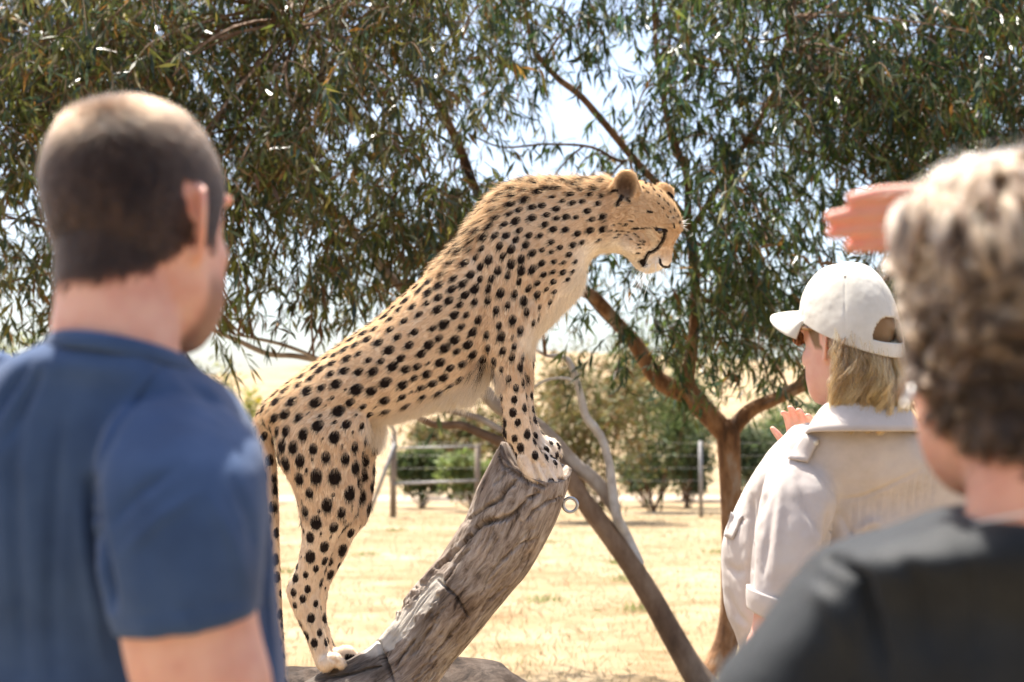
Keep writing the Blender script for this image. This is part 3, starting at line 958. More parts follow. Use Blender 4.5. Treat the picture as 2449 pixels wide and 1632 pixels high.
TOES = [[(1252, 1098, -.080), (1263, 1125, -.086), (1276, 1143, -.086)], [(1268, 1096, -.072), (1290, 1130, -.078), (1302, 1154, -.078)], [(1285, 1094, -.055), (1310, 1124, -.058), (1324, 1150, -.060)], [(1296, 1092, -.035), (1324, 1114, -.036), (1337, 1136, -.038)]]
FTOES = [[(1282, 1066, .035), (1303, 1078, .030), (1312, 1094, .028)], [(1292, 1062, .052), (1316, 1072, .050), (1327, 1092, .05)], [(1298, 1058, .07), (1323, 1066, .07), (1334, 1082, .07)]]
for q in TOES + FTOES:
    parts.append(tube([P(u, v, D + z) for u, v, z in q], [.0185, .0175, .0125], 14))
# tail
parts.append(tube([P(650, 985, D), P(634, 1010, D), P(630, 1050, D), P(640, 1110, D), P(646, 1200, D), P(650, 1300, D), P(655, 1420, D), P(661, 1540, D + .02), P(668, 1640, D + .06), P(690, 1720, D + .10), P(730, 1770, D + .12)],
                  [.030, .029, .026, .0225, .021, .020, .020, .020, .021, .022, .018], 16, 70))
cm = remesh('cheetah', parts, .0042, 5, .5)
V = verts(cm)
u, v, dep = UV(V)
N = normals(cm)
face_us = (N @ FWD) < 0.05
r2_ = ((u - 1497) / 24) ** 2 + ((v - 447) / 34) ** 2
m_ = (r2_ < 1) & (dep < D - .03) & face_us
V[m_] += FWD * (0.026 * (1 - r2_[m_]))[:, None]
r2_ = ((u - 1595) / 14) ** 2 + ((v - 460) / 14) ** 2
m_ = (r2_ < 1) & (dep > D + .02) & face_us
V[m_] += FWD * (0.008 * (1 - r2_[m_]))[:, None]
# muscle lines, flank hollow, toes, mouth
def carve(poly, w, depth, lim=None):
    d, al = seg_dist(u, v, poly)
    k = np.exp(-(d / w) ** 2) * np.sin(np.clip(al, 0.02, 0.98) * np.pi) ** 0.5
    m = face_us if lim is None else face_us & lim
    V[m] -= N[m] * (k[m] * depth)[:, None]
carve([(1110, 560), (1150, 660), (1160, 740), (1150, 800), (1135, 860)], 16, .010)
carve([(1290, 640), (1262, 720), (1245, 790), (1235, 840)], 12, .005)
carve([(880, 980), (860, 1040), (862, 1100)], 12, .006)
carve([(800, 860), (850, 900), (885, 960)], 26, .007)
carve([(1170, 560), (1230, 600), (1260, 680)], 18, -.006)
carve([(700, 1000), (760, 1030), (800, 1080)], 30, -.006)
carve([(770, 1394), (735, 1440), (742, 1500), (762, 1560)], 6, .004)
carve([(1459, 500), (1470, 540), (1480, 590)], 14, .004)
carve([(1537, 628), (1552, 634), (1572, 640)], 4, .003)
carve([(1580, 600), (1579, 630)], 5, .002)
carve([(1272, 1098), (1280, 1120), (1290, 1152)], 4, .009)
carve([(1290, 1098), (1303, 1125), (1316, 1155)], 4, .009)
carve([(1304, 1096), (1320, 1118), (1333, 1145)], 4, .007)
carve([(1296, 1062), (1312, 1078), (1320, 1095)], 3.5, .007)
carve([(1306, 1058), (1322, 1072), (1331, 1090)], 3.5, .006)
carve([(785, 1572), (800, 1580), (812, 1590)], 4, .005)
set_verts(cm, V)
V, N = verts(cm), normals(cm)
u, v, dep = UV(V)

# ---- coat: ground colour, white parts, spots and face marks as surface attributes
def lerp(a, b, t_):
    return a * (1 - t_[:, None]) + np.asarray(b)[None, :] * t_[:, None]
def coat_of(u, v, N):
    c_ = np.tile(np.array([0.75, 0.59, 0.42]), (len(u), 1))
    back, _ = seg_dist(u, v, [(621, 976), (676, 922), (771, 852), (899, 760), (1000, 669), (1115, 551), (1207, 442), (1319, 425), (1467, 423), (1568, 440), (1635, 529)])
    c_ = lerp(c_, (0.69, 0.505, 0.31), sstep(80, 0, back))
    belly, _ = seg_dist(u, v, [(905, 1035), (1001, 999), (1097, 958), (1165, 915)])
    ch, _ = seg_dist(u, v, [(1281, 822), (1351, 742), (1411, 659), (1415, 615), (1474, 602), (1525, 648), (1566, 652)])
    pale = np.maximum(sstep(62, 12, belly), sstep(66, 14, ch))
    muz, _ = seg_dist(u, v, [(1560, 612), (1568, 622)])
    pale = np.maximum(pale, 0.55 * sstep(34, 10, muz))
    paw = np.maximum(sstep(1085, 1140, v) * (u > 1180) * (u < 1400), 0.35 * sstep(1540, 1590, v) * (u > 740))
    paw = np.maximum(paw, sstep(30, 8, seg_dist(u, v, [(1310, 1052), (1333, 1090)])[0]))
    pale = np.maximum(pale, paw * 0.55)
    pale = np.maximum(pale, 0.5 * sstep(0.3, 0.9, -N[:, 2]) * (v < 1300))
    leg = np.maximum(sstep(1040, 1250, v), sstep(880, 960, v) * (u > 1180))
    c_ = lerp(c_, (0.77, 0.63, 0.48), leg * 0.7)
    c_ = lerp(c_, (0.88, 0.82, 0.73), pale)
    hd = sstep(1455, 1500, u) * (v < 590)
    c_ = lerp(c_, (0.62, 0.43, 0.24), hd * 0.6 * (1 - pale))
    und, _ = seg_dist(u, v, [(1556, 560), (1565, 575), (1570, 586)])
    c_ = lerp(c_, (0.75, 0.64, 0.47), sstep(16, 5, und) * 0.7)
    ei = ((u - 1497) / 26) ** 2 + ((v - 447) / 36) ** 2
    c_ = lerp(c_, (0.17, 0.105, 0.07), np.clip(1.15 - ei, 0, 0.95) * (v < 500))
    return c_, pale
coat, pale = coat_of(u, v, N)

def spot_spec(u, v, z):
    """spacing and radius (m) of the spots by body region"""
    px = 1.0 / 907
    if u > 1450 and v < 675:
        return None
    if v > 1540 and u < 900:
        return None
    if u > 1235 and v > 1095:
        return None
    if v > 980 and u < 665:
        return 40 * px, 13 * px
    if u < 930 and v > 900:
        if v > 1340:
            return 38 * px, 11 * px
        return (48 + 8 * float(sstep(1000, 1200, v))) * px, (13.8 + 3.6 * float(sstep(1000, 1220, v))) * px
    if u > 1160 and v > 780:
        return 37 * px, 11.5 * px
    if u > 1290:
        return 33 * px, 9.0 * px
    if u > 1100 and v < 760:
        return 36 * px, 10.8 * px
    return 40 * px, 11.6 * px
rs = np.random.default_rng(77)
order = rs.permutation(len(V))
SP, SR, SS_ = [], [], []
buf = np.zeros((3000, 3))
bs = np.zeros(3000)
cnt = 0
for i in order[:60000]:
    if pale[i] > 0.62:
        continue
    sp = spot_spec(u[i], v[i], dep[i])
    if sp is None:
        continue
    gap, rr_ = sp
    gap *= .67
    big = rs.random()
    if cnt:
        dd = np.sqrt(((buf[:cnt] - V[i]) ** 2).sum(1))
        if (dd < (gap + bs[:cnt]) * 0.5).any():
            continue
    buf[cnt] = V[i]
    bs[cnt] = gap
    SP.append(i)
    SR.append(rr_ * (0.60 + 0.36 * big) * (1 - 0.45 * pale[i]))
    cnt += 1
    if cnt >= 2990:
        break
# a few tiny specks between the spots
for i in order[60000:64000]:
    if pale[i] < 0.5 and spot_spec(u[i], v[i], dep[i]) and cnt < 2995:
        dd = np.sqrt(((buf[:cnt] - V[i]) ** 2).sum(1))
        if dd.min() > 0.026:
            buf[cnt] = V[i]
            bs[cnt] = .03
            SP.append(i)
            SR.append(rs.uniform(.003, .0055))
            cnt += 1

def flow_of(u, v):
    """lie of the coat as a direction in space"""
    f = np.zeros((len(u), 3))
    tor = np.array([-0.72, 0, -0.42])
    f[:] = tor
    lg = np.maximum(sstep(980, 1080, v) * (u < 930), sstep(800, 900, v) * (u > 1170))[:, None]
    f = f * (1 - lg) + np.array([-0.05, 0, -1.0]) * lg
    sh = (sstep(1090, 1180, u) * sstep(520, 640, v) * (1 - lg[:, 0]))[:, None]
    f = f * (1 - sh) + np.array([-0.25, 0, -0.9]) * sh
    nk = (sstep(1230, 1330, u))[:, None] * (v < 700)[:, None]
    f = f * (1 - nk) + np.array([-0.8, 0, -0.25]) * nk
    hd = sstep(1470, 1540, u)[:, None] * (v < 660)[:, None]
    f = f * (1 - hd) + np.array([-0.75, 0, 0.55]) * hd
    return unit(f)
flow = flow_of(u, v)
flow -= N * (flow * N).sum(1)[:, None]
flow = unit(flow)
kd = kdtree.KDTree(cnt)
for j in range(cnt):
    kd.insert(Vector(buf[j]), j)
kd.balance()
sf = np.full(len(V), 3.0)
elong = 1.28
for i in range(len(V)):
    x = V[i]
    for co, j, dd in kd.find_n(Vector(x), 3):
        if dd > 0.05:
            break
        q = x - buf[j]
        al = q @ flow[i]
        e = math.sqrt((al / elong) ** 2 + max(dd * dd - al * al, 0)) / SR[j]
        if e < sf[i]:
            sf[i] = e
# marks of the face: tear line, lips, nose, cheek rows, ear back, wrist
FM = [([(1590, 553), (1590, 566), (1584, 580), (1574, 594), (1563, 602), (1552, 606), (1546, 616), (1543, 630)], 4.2), ([(1571, 549), (1581, 551), (1593, 553)], 5.0), ([(1537, 627), (1543, 634)], 7.0),
      ([(1579, 622), (1580, 632), (1586, 638), (1600, 640)], 3.0), ([(1516, 548), (1527, 548)], 3.0), ([(1533, 548), (1548, 547), (1566, 546)], 1.7), ([(1612, 536), (1614, 546)], 2.2),
      ([(1488, 470), (1478, 489)], 5.0), ([(1503, 474), (1508, 486)], 3.2), ([(1466, 455), (1476, 456)], 3.5), ([(1548, 508), (1560, 508)], 3.0), ([(1600, 464), (1606, 472)], 5.5),
      ([(1600, 1064), (1601, 1065)], 1)]
for (a, b_) in [(1450, 540), (1468, 538), (1484, 535), (1498, 535), (1512, 530), (1462, 551), (1476, 553), (1490, 553), (1504, 556), (1482, 561), (1474, 568), (1500, 563), (1509, 573), (1527, 568), (1530, 577), (1528, 586), (1530, 593), (1528, 606), (1541, 578), (1538, 585), (1450, 528), (1520, 561), (1496, 540)]:
    FM.append(([(a - 2, b_ - 0.5), (a + 3, b_ + 0.5)], 2.2))
for (a, b_) in [(1540, 450), (1552, 462), (1566, 455), (1578, 470), (1590, 480), (1600, 490), (1576, 488), (1588, 500), (1604, 508), (1614, 505), (1612, 522), (1622, 520), (1598, 520), (1560, 446), (1548, 440), (1584, 460), (1626, 535)]:
    FM.append(([(a - 1, b_ - 1), (a + 1, b_ + 1)], 2.3))
onhead = (u > 1440) & (v < 665)
for poly, w in FM:
    d, _ = seg_dist(u[onhead], v[onhead], poly)
    sf[onhead] = np.minimum(sf[onhead], d / w)
# dark pads between the toes
for poly, w in [([(1318, 1150), (1322, 1162)], 7), ([(1832, 1570), (1840, 1572)], 1), ([(832, 1572), (843, 1573)], 8), ([(1326, 1104), (1330, 1110)], 4)]:
    d, _ = seg_dist(u, v, poly)
    sf = np.minimum(sf, d / w)
tl = (v > 1560) & (u < 700) & (((v // 45) % 2) == 0)
sf[tl] = 0.3
DARK = np.array([0.020, 0.012, 0.009])
attr(cm, 'coat', coat, 'FLOAT_COLOR')
attr(cm, 'spot', sf)
m_coat, t, b, o = new_mat('spotted_coat')
ca = nd(t, 'Attribute', attribute_name='coat')
sa = nd(t, 'Attribute', attribute_name='spot')
tc = nd(t, 'TexCoord')
n1 = nd(t, 'TexNoise', i_Scale=240.0, i_Detail=3.0)
t.links.new(tc.outputs['Object'], n1.inputs['Vector'])
ad = nd(t, 'Math', operation='MULTIPLY_ADD')
ad.inputs[1].default_value = 0.5
t.links.new(n1.outputs[0], ad.inputs[0])
t.links.new(sa.outputs['Fac'], ad.inputs[2])
fac = ramp(t, ad.outputs[0], [(0.0, (1, 1, 1)), (1.0, (0, 0, 0))])
rmp = fac.node.color_ramp
mr = nd(t, 'MapRange')
mr.inputs[1].default_value = 1.12
mr.inputs[2].default_value = 1.38
mr.inputs[3].default_value = 1.0
mr.inputs[4].default_value = 0.0
t.links.new(ad.outputs[0], mr.inputs[0])
t.nodes.remove(fac.node)
mx = nd(t, 'Mix', data_type='RGBA')
t.links.new(mr.outputs[0], mx.inputs[0])
t.links.new(ca.outputs['Color'], mx.inputs[6])
mx.inputs[7].default_value = (*DARK, 1)
t.links.new(mx.outputs[2], b.inputs['Base Color'])
b.inputs['Roughness'].default_value = 0.8
b.inputs['Specular IOR Level'].default_value = 0.15
b.inputs['Sheen Weight'].default_value = 0.15

foot = P(760, 1605, D)
cheetah = thing('cheetah', foot, 'black spotted tan cheetah standing with its forepaws up on the slanted log', 'cheetah')
obj('body', cm, m_coat, cheetah)

# fur
fl_w = np.ones(len(V))
fl_w[(u > 1440) & (v < 665)] = 2.2
fl_w[face_us == False] = 0.7
fl_w[np.hypot(u - 1581, v - 554) < 9] = 0.0
fl_w[np.hypot(u - 1590, v - 636) < 11] = 0.05
X, Nn, T, w = surf_samples(cm, 230000, fl_w, np.random.default_rng(3))
fu, fv, fd_ = UV(X)
fs = (sf[T] * w).sum(1) + RNG.normal(0, 0.10, len(X))
fc, fp = coat_of(fu, fv, Nn)
tint = np.where((fs < 1.0)[:, None], DARK * RNG.uniform(0.6, 2.2, (len(X), 1)), fc * RNG.uniform(0.82, 1.16, (len(X), 1)))
ff = flow_of(fu, fv) + RNG.normal(0, 0.16, (len(X), 3))
ff = unit(ff - Nn * (ff * Nn).sum(1)[:, None])
belly = sstep(50, 5, seg_dist(fu, fv, [(905, 1035), (1001, 999), (1097, 958), (1170, 915)])[0])
chest = sstep(40, 5, seg_dist(fu, fv, [(1281, 822), (1351, 742), (1411, 659)])[0])
mane = sstep(60, 5, seg_dist(fu, fv, [(1060, 620), (1115, 551), (1207, 442), (1319, 425), (1450, 424)])[0])
elb = sstep(45, 5, seg_dist(fu, fv, [(1150, 880), (1140, 930)])[0])
Ln = 0.0105 + 0.020 * belly + 0.010 * chest + 0.015 * mane + 0.016 * elb
Ln = np.where((fu > 1470) & (fv < 665), 0.007, Ln)
Ln = np.where((fv > 1250) | ((fu > 1190) & (fv > 930)), 0.0065, Ln) * RNG.uniform(0.7, 1.25, len(X))
lift = (0.26 + 0.30 * belly + 0.40 * mane + 0.2 * elb)[:, None] + RNG.normal(0, 0.06, (len(X), 1))
guard = RNG.random((len(X), 1)) < 0.16
lift = np.where(guard, lift + RNG.uniform(0.3, 1.0, (len(X), 1)), lift)
Ln = np.where(guard[:, 0], Ln * 1.15, Ln)
d0 = unit(ff + Nn * lift)
t4 = np.linspace(0, 1, 4)[None, :, None]
pts = X[:, None, :] - Nn[:, None, :] * 0.0006 + d0[:, None, :] * Ln[:, None, None] * t4 + (ff * 0.25 + np.array([0, 0, -0.18]))[:, None, :] * Ln[:, None, None] * t4 ** 2 * 0.8
m_fur = hair_mat('fur', 0.6, 0.55, 0.25)
strands('fur', pts, 0.00036, tint, m_fur, cheetah, 0.3)

# eyes, nose, claws, whiskers
def on_skin(uu, vv, far=False):
    k = np.hypot(u - uu, v - vv) < 4
    idx = np.where(k)[0]
    j = idx[np.argmax(dep[idx])] if far else idx[np.argmin(dep[idx])]
    return V[j], N[j]
m_eye = noise_mat('amber_eye', [(0.4, (0.035, 0.018, 0.008)), (0.7, (0.06, 0.03, 0.01))], 40, 0.06, spec=0.8)
for fr in (False, True):
    p_, nn_ = on_skin(1581, 554, fr)
    part('eye', ellipsoid(p_ - nn_ * .0050, (.0095, .0095, .0085), 24, 16), m_eye, cheetah)
m_nose = noise_mat('nose_skin', [(0.4, (0.018, 0.012, 0.011)), (0.6, (0.03, 0.02, 0.018))], 90, 0.42, bump=0.4, bscale=400)
part('nose', sil_loft([(1580, 623, 1588, 621, D, .008), (1581, 631, 1597, 628, D, .014), (1585, 639, 1604, 634, D, .014), (1591, 643, 1603, 640, D, .009)], 18, 20), m_nose, cheetah)
m_claw = noise_mat('claw_horn', [(0.4, (0.50, 0.36, 0.22)), (0.6, (0.66, 0.55, 0.40))], 60, 0.4)
for q in TOES + FTOES:
    (a, b_, z) = q[-1]
    part('claw', tube([P(a + 4, b_ + 2, D + z - .004), P(a + 9, b_ + 7, D + z - .006), P(a + 9, b_ + 16, D + z - .004)], [.0034, .0028, .0008], 8, 8), m_claw, cheetah)
wr = np.random.default_rng(9)
wp = []
for sd in (-1, 1):
    for q in range(16):
        a, b_ = wr.uniform(1548, 1572), wr.uniform(618, 640)
        s0 = P(a, b_, D + sd * .040)
        dr = np.array([-0.35 + wr.normal(0, .25), sd * 0.75, -0.55 + wr.normal(0, .2)])
        ln = wr.uniform(.03, .075)
        tt = np.linspace(0, 1, 6)[:, None]
        wp.append(s0 + dr * ln * tt + np.array([-.1, 0, -.55]) * ln * tt ** 2)
    for q in range(10):
        s0 = P(wr.uniform(1612, 1632), wr.uniform(520, 552), D + sd * wr.uniform(0.0, .035))
        dr = np.array([0.9, sd * .2, wr.normal(0, .35)])
        ln = wr.uniform(.014, .03)
        tt = np.linspace(0, 1, 6)[:, None]
        wp.append(s0 + dr * ln * tt)
    for q in range(8):
        s0 = P(wr.uniform(1572, 1592), wr.uniform(642, 648), D + sd * wr.uniform(0.0, .02))
        ln = wr.uniform(.012, .03)
        tt = np.linspace(0, 1, 6)[:, None]
        wp.append(s0 + np.array([wr.normal(.1, .2), 0, -1]) * ln * tt)
strands('whiskers', np.array(wp), 0.00045, np.full((len(wp), 3), 0.9), m_fur, cheetah, 0.3)

# ------------------------------------------------------------------ people
def head_parts(s=1.0, jaw=0.0, ears=True):
    """face looks along +y, origin between the ears"""
    prof = [(.1275, -.018, .010, .012), (.120, -.048, .034, .034), (.105, -.074, .058, .0525), (.080, -.093, .079, .0665), (.050, -.101, .091, .0748), (.020, -.098, .095, .0755), (-.010, -.084, .093, .0705), (-.040, -.062, .092, .0655),
            (-.070, -.042, .091, .061), (-.095, -.018, .089, .050), (-.114, .022, .084, .031), (-.122, .045, .072, .014)]
    A = catmull(np.array(prof), 40)
    R = []
    for z, b, f, hw in A:
        c, s_ = superell(36, 2.25 + 0.75 * float(sstep(.02, -.06, z)))
        R.append(np.stack([hw * (1 + jaw * float(sstep(.0, -.07, z)) * (s_ > -.2)) * c, (f + b) / 2 + (f - b) / 2 * s_, np.full(36, z)], 1))
    R = np.array(R)
    out = [rings_mesh(R)]
    out.append(tube([(0, .088, .030), (0, .106, .004), (0, .118, -.022), (0, .106, -.034)], [.009, .011, .014, .012], 12))
    for sd in (-1, 1):
        out.append(ellipsoid((sd * .034, .082, .040), (.026, .014, .009)))
        out.append(ellipsoid((sd * .032, .082, .020), (.015, .012, .010)))
        out.append(ellipsoid((sd * .046, .058, -.022), (.020, .022, .026)))
        out.append(ellipsoid((sd * .013, .107, -.030), (.009, .010, .008)))
        if not ears:
            out.append(ellipsoid((sd * .074, -.004, -.026), (.004, .007, .010)))
            continue
        a = math.radians(40)
        e = np.array([sd * math.sin(a), -math.cos(a), 0])
        o0 = np.array([sd * .071, .004, 0])
        hel = [o0 + e * x + np.array([0, 0, z]) for x, z in [(0, .004), (.004, .026), (.017, .035), (.030, .024), (.030, .002), (.019, -.018), (.007, -.031), (.001, -.026)]]
        out.append(tube(hel, [.005, .005, .005, .0048, .0046, .0046, .0062, .005], 10))
        Rm = np.stack([e, np.cross((0, 0, 1), e), (0, 0, 1)], 1)
        out.append(ellipsoid(o0 + e * .014 + np.array([0, 0, .003]), (.015, .0035, .028), R=Rm))
    out.append(ellipsoid((0, .094, -.070), (.024, .011, .007)))
    out.append(ellipsoid((0, .091, -.082), (.021, .011, .007)))
    out.append(ellipsoid((0, .080, -.106), (.021, .016, .014)))
    return [(v * s, f) for v, f in out]

def place(parts, M, org):
    return [(v @ M.T + org, f) for v, f in parts]

def hand_parts(wrist, fwd, nor, size=1.0, curl=0.5, side=1, spread=0.06):
    """palm and five unequal bent fingers; fwd to the fingertips, nor out of the back of the hand"""
    f = unit(np.asarray(fwd, float))
    n = np.asarray(nor, float)
    n = unit(n - f * (n @ f))
    x = np.cross(f, n) * side
    w = np.asarray(wrist, float)
    out = [tube([w - f * .03 * size, w + f * .01 * size, w + f * .05 * size, w + f * .085 * size], [(.026 * size, .019 * size), (.029 * size, .018 * size), (.040 * size, .015 * size), (.039 * size, .0125 * size)], 16, 14, n, p=2.6)]
    for i, (off, ln) in enumerate([(-.030, .072), (-.010, .080), (.010, .075), (.029, .058)]):
        b = w + f * (.082 - .006 * abs(i - 1)) * size + x * off * size
        ang, pnt, dirv = 0.0, b, unit(f + x * off * spread * 20)
        pts = [b - f * .01 * size, b]
        for seg, sh in ((.46, .55), (.30, 1.0), (.24, .8)):
            ang += curl * sh
            d_ = dirv * math.cos(ang) - n * math.sin(ang)
            pnt = pnt + d_ * ln * seg * size
            pts.append(pnt)
        out.append(tube(pts, [.0088 * size, .0092 * size, .0086 * size, .0080 * size, .0066 * size], 12, 22, n))
    tb = w + f * .022 * size - x * .026 * size
    td = unit(f * 0.75 - x * 0.75 - n * 0.25)
    out.append(tube([tb, tb + td * .032 * size, tb + td * .030 * size + unit(td + f * .5) * .030 * size, tb + td * .030 * size + unit(td + f * .5) * .050 * size], [.013 * size, .0105 * size, .0098 * size, .0072 * size], 12, 18, n))
    return out

def skin_mat(name, base, dark, stub=(0.12, 0.085, 0.07)):
    m, t, b, o = new_mat(name)
    tc = nd(t, 'TexCoord')
    n = nd(t, 'TexNoise', i_Scale=22.0, i_Detail=5.0)
    n2 = nd(t, 'TexNoise', i_Scale=420.0, i_Detail=3.0)
    t.links.new(tc.outputs['Object'], n.inputs['Vector'])
    t.links.new(tc.outputs['Object'], n2.inputs['Vector'])
    c = ramp(t, n.outputs[0], [(0.3, dark), (0.62, base)])
    hm = nd(t, 'Attribute', attribute_name='hairy')
    mx = nd(t, 'Mix', data_type='RGBA')
    t.links.new(hm.outputs['Fac'], mx.inputs[0])
    t.links.new(c, mx.inputs[6])
    mx.inputs[7].default_value = (*stub, 1)
    t.links.new(mx.outputs[2], b.inputs['Base Color'])
    b.inputs['Roughness'].default_value = 0.52
    b.inputs['Specular IOR Level'].default_value = 0.35
    b.inputs['Subsurface Weight'].default_value = 0.4
    b.inputs['Subsurface Radius'].default_value = (1.0, 0.32, 0.16)
    b.inputs['Subsurface Scale'].default_value = 0.014
    bp = nd(t, 'Bump', i_Strength=0.15, i_Distance=0.001)
    t.links.new(n2.outputs[0], bp.inputs['Height'])
    t.links.new(bp.outputs[0], b.inputs['Normal'])
    return m

def cloth_mat(name, cols, weave=900.0, rough=0.85, sheen=0.3):
    m = noise_mat(name, cols, 14, rough, (1, 1, 1), 0.35, weave, sheen=sheen, spec=0.15, bdist=0.0012)
    return m

def crease(me, lines, facing=-0.05):
    V, N = verts(me), normals(me)
    u, v, d = UV(V)
    f = (N @ FWD) < facing
    for poly, w, dep in lines:
        dd, al = seg_dist(u, v, poly)
        k = np.exp(-(dd / w) ** 2) * np.clip(np.sin(np.clip(al, .03, .97) * np.pi), 0, 1) ** 0.6
        V[f] -= N[f] * (k[f] * dep)[:, None]
    set_verts(me, V)

def folds(me, amp, scale, seed, amp2=0.0):
    V, N = verts(me), normals(me)
    V = V + N * (amp * fbm(V * np.asarray(scale), 1.0, 3, seed) + amp2 * fbm(V, 60, 2, seed + 1))[:, None]
    set_verts(me, V)

def legs(cx, cy, yaw, hip_z, r=0.085, gap=0.1):
    """a pair of trouser legs and a pair of shoes, standing on the ground"""
    M = rotz(yaw)
    L, S = [], []
    for sd in (-1, 1):
        pts = [np.array([sd * gap * .8, 0, hip_z]), np.array([sd * gap, 0.01, hip_z * .75]), np.array([sd * gap, 0.02, hip_z * .52]), np.array([sd * gap, -.01, hip_z * .28]), np.array([sd * gap, -.02, 0.06])]
        L.append(tube([M @ p_ + np.array([cx, cy, 0]) for p_ in pts], [r * 1.05, r, r * .8, r * .72, r * .68], 20, 26))
        sp = [np.array([sd * gap, -.06, .045]), np.array([sd * gap, .02, .05]), np.array([sd * gap * 1.05, .12, .035]), np.array([sd * gap * 1.08, .18, .028])]
        S.append(tube([M @ p_ + np.array([cx, cy, 0]) for p_ in sp], [(.038, .044), (.042, .048), (.046, .034), (.040, .026)], 18, 18))
    return L, S

def scalp(M, org, s, fn, me):
    """mask of a body mesh's vertices that carry hair; fn gets head-local coordinates"""
    q = (verts(me) - org) @ M / s
    return fn(q), q

m_trouser = cloth_mat('trouser_cotton', [(0.35, (0.05, 0.055, 0.065)), (0.65, (0.08, 0.085, 0.095))])
m_shoe = noise_mat('shoe_leather', [(0.4, (0.06, 0.04, 0.03)), (0.6, (0.11, 0.075, 0.05))], 20, 0.5)
m_hair = scalp_mat('hair')

# ================= man in the blue T-shirt
MD = 1.40
HC = P(326, 549, MD)
MY = rotz(-math.radians(21))
man = thing('person', (HC[0], HC[1], 0), 'person with cropped dark brown hair in a navy blue T-shirt, seen from behind', 'person')
bp_ = place(head_parts(.99, .10), MY, HC)
bp_.append(tube([HC + MY @ np.array([0, -.022, -.02]), HC + MY @ np.array([0, -.026, -.075]), HC + MY @ np.array([0, -.028, -.13]), HC + MY @ np.array([0, -.012, -.20])], [(.056, .062), (.056, .060), (.059, .060), (.060, .058)], 24, 20, p=2.2))
bp_.append(sil_loft([(190, 860, 390, 880, 1.40, .045), (90, 900, 450, 930, 1.40, .065), (10, 970, 510, 1000, 1.41, .08), (-50, 1130, 560, 1130, 1.42, .09), (-60, 1500, 590, 1500, 1.42, .09), (-60, 2000, 620, 2000, 1.44, .10), (-60, 2400, 620, 2400, 1.44, .10)], 28, 50))
ARM = [(380, 1040, 540, 1060, 1.33, .04), (295, 1140, 585, 1140, 1.28, .05), (275, 1280, 604, 1270, 1.268, .056), (283, 1440, 608, 1420, 1.262, .056), (296, 1540, 622, 1520, 1.262, .055), (318, 1640, 648, 1620, 1.262, .053), (345, 1780, 662, 1760, 1.265, .046), (385, 1900, 660, 1900, 1.28, .043), (450, 2020, 690, 1980, 1.33, .041)]
bp_.append(sil_loft(ARM, 26, 50))
el = P(560, 1960, 1.31)
wr_ = el + np.array([.11, .20, -.04])
bp_.append(tube([el, (el + wr_) / 2 + np.array([0, 0, -.005]), wr_], [.043, .040, .028], 18, 16))
bp_ += hand_parts(wr_, (.5, .8, -.1), (.1, .1, 1), 1.0, .35, 1)
la = [P(-70, 1010, 1.56), P(-110, 1300, 1.58), P(-90, 1700, 1.56)]
bp_.append(tube(la, [.055, .05, .045], 18, 16))
lw = la[-1] + np.array([.03, .20, -.12])
bp_.append(tube([la[-1], (la[-1] + lw) / 2, lw], [.043, .04, .028], 16, 12))
bp_ += hand_parts(lw, (.3, .9, -.2), (-.2, .1, 1), 1.0, .35, -1)
bm_ = remesh('body', bp_, .0045, 4, .5)
def man_hair(q):
    x, y, z = q[:, 0], q[:, 1], q[:, 2]
    low = np.interp(y, [-.12, -.075, -.045, -.02, .0, .032, .040, .055, .075, .095], [-.062, -.056, -.044, -.018, -.012, -.014, .022, .038, .070, .13])
    k = sstep(low - .007, low + .006, z + .011 * fbm(q, 120, 3, 3))
    ear = (np.abs(x) > .0735) & (y < .006) & (y > -.045) & (np.abs(z) < .045)
    return k * ~ear
hm, q = scalp(MY, HC, .99, man_hair, bm_)
beard = sstep(-.035, -.06, q[:, 2] + .1 * (q[:, 1] - .05)) * sstep(.018, .035, q[:, 1]) * (q[:, 2] > -.13)
attr(bm_, 'hairy', np.maximum(hm, beard * .6))
m_skin1 = skin_mat('fair_skin', (0.66, 0.39, 0.30), (0.56, 0.27, 0.20), (0.055, 0.033, 0.022))
obj('body', bm_, m_skin1, man)
X, Nn, T, w = surf_samples(bm_, 95000, np.where(hm > .02, hm, 0) + 1e-9, np.random.default_rng(5))
rq = np.random.default_rng(6)
ql = (X - HC) @ MY / .99
tp = sstep(.07, .12, ql[:, 2])
swirl = np.stack([ql[:, 0] * .6, .09 * tp - .02, -.16 * (1 - tp) - .01], 1)
fd_ = unit((swirl + rq.normal(0, .03, (len(X), 3))) @ MY.T)
fd_ = unit(fd_ - Nn * (fd_ * Nn).sum(1)[:, None] * .9 + Nn * (.42 + rq.normal(0, .15, (len(X), 1))))
topm = sstep(.02, .10, ql[:, 2])
Ln = (.005 + .0045 * topm) * rq.uniform(.7, 1.3, len(X))
t4 = np.linspace(0, 1, 4)[None, :, None]
pts = X[:, None, :] + fd_[:, None, :] * Ln[:, None, None] * t4 - np.array([0, 0, 1]) * (Ln * .15)[:, None, None] * t4 ** 2
tint = np.array([0.030, 0.0165, 0.0095]) * (1 + .7 * fbm(ql * np.array([1, 1, .4]), 150, 2, 8))[:, None] * rq.uniform(.4, 2.1, (len(X), 1)) * np.array([1, 1, 1])
strands('hair', pts, .00034, tint, m_hair, man, .4)
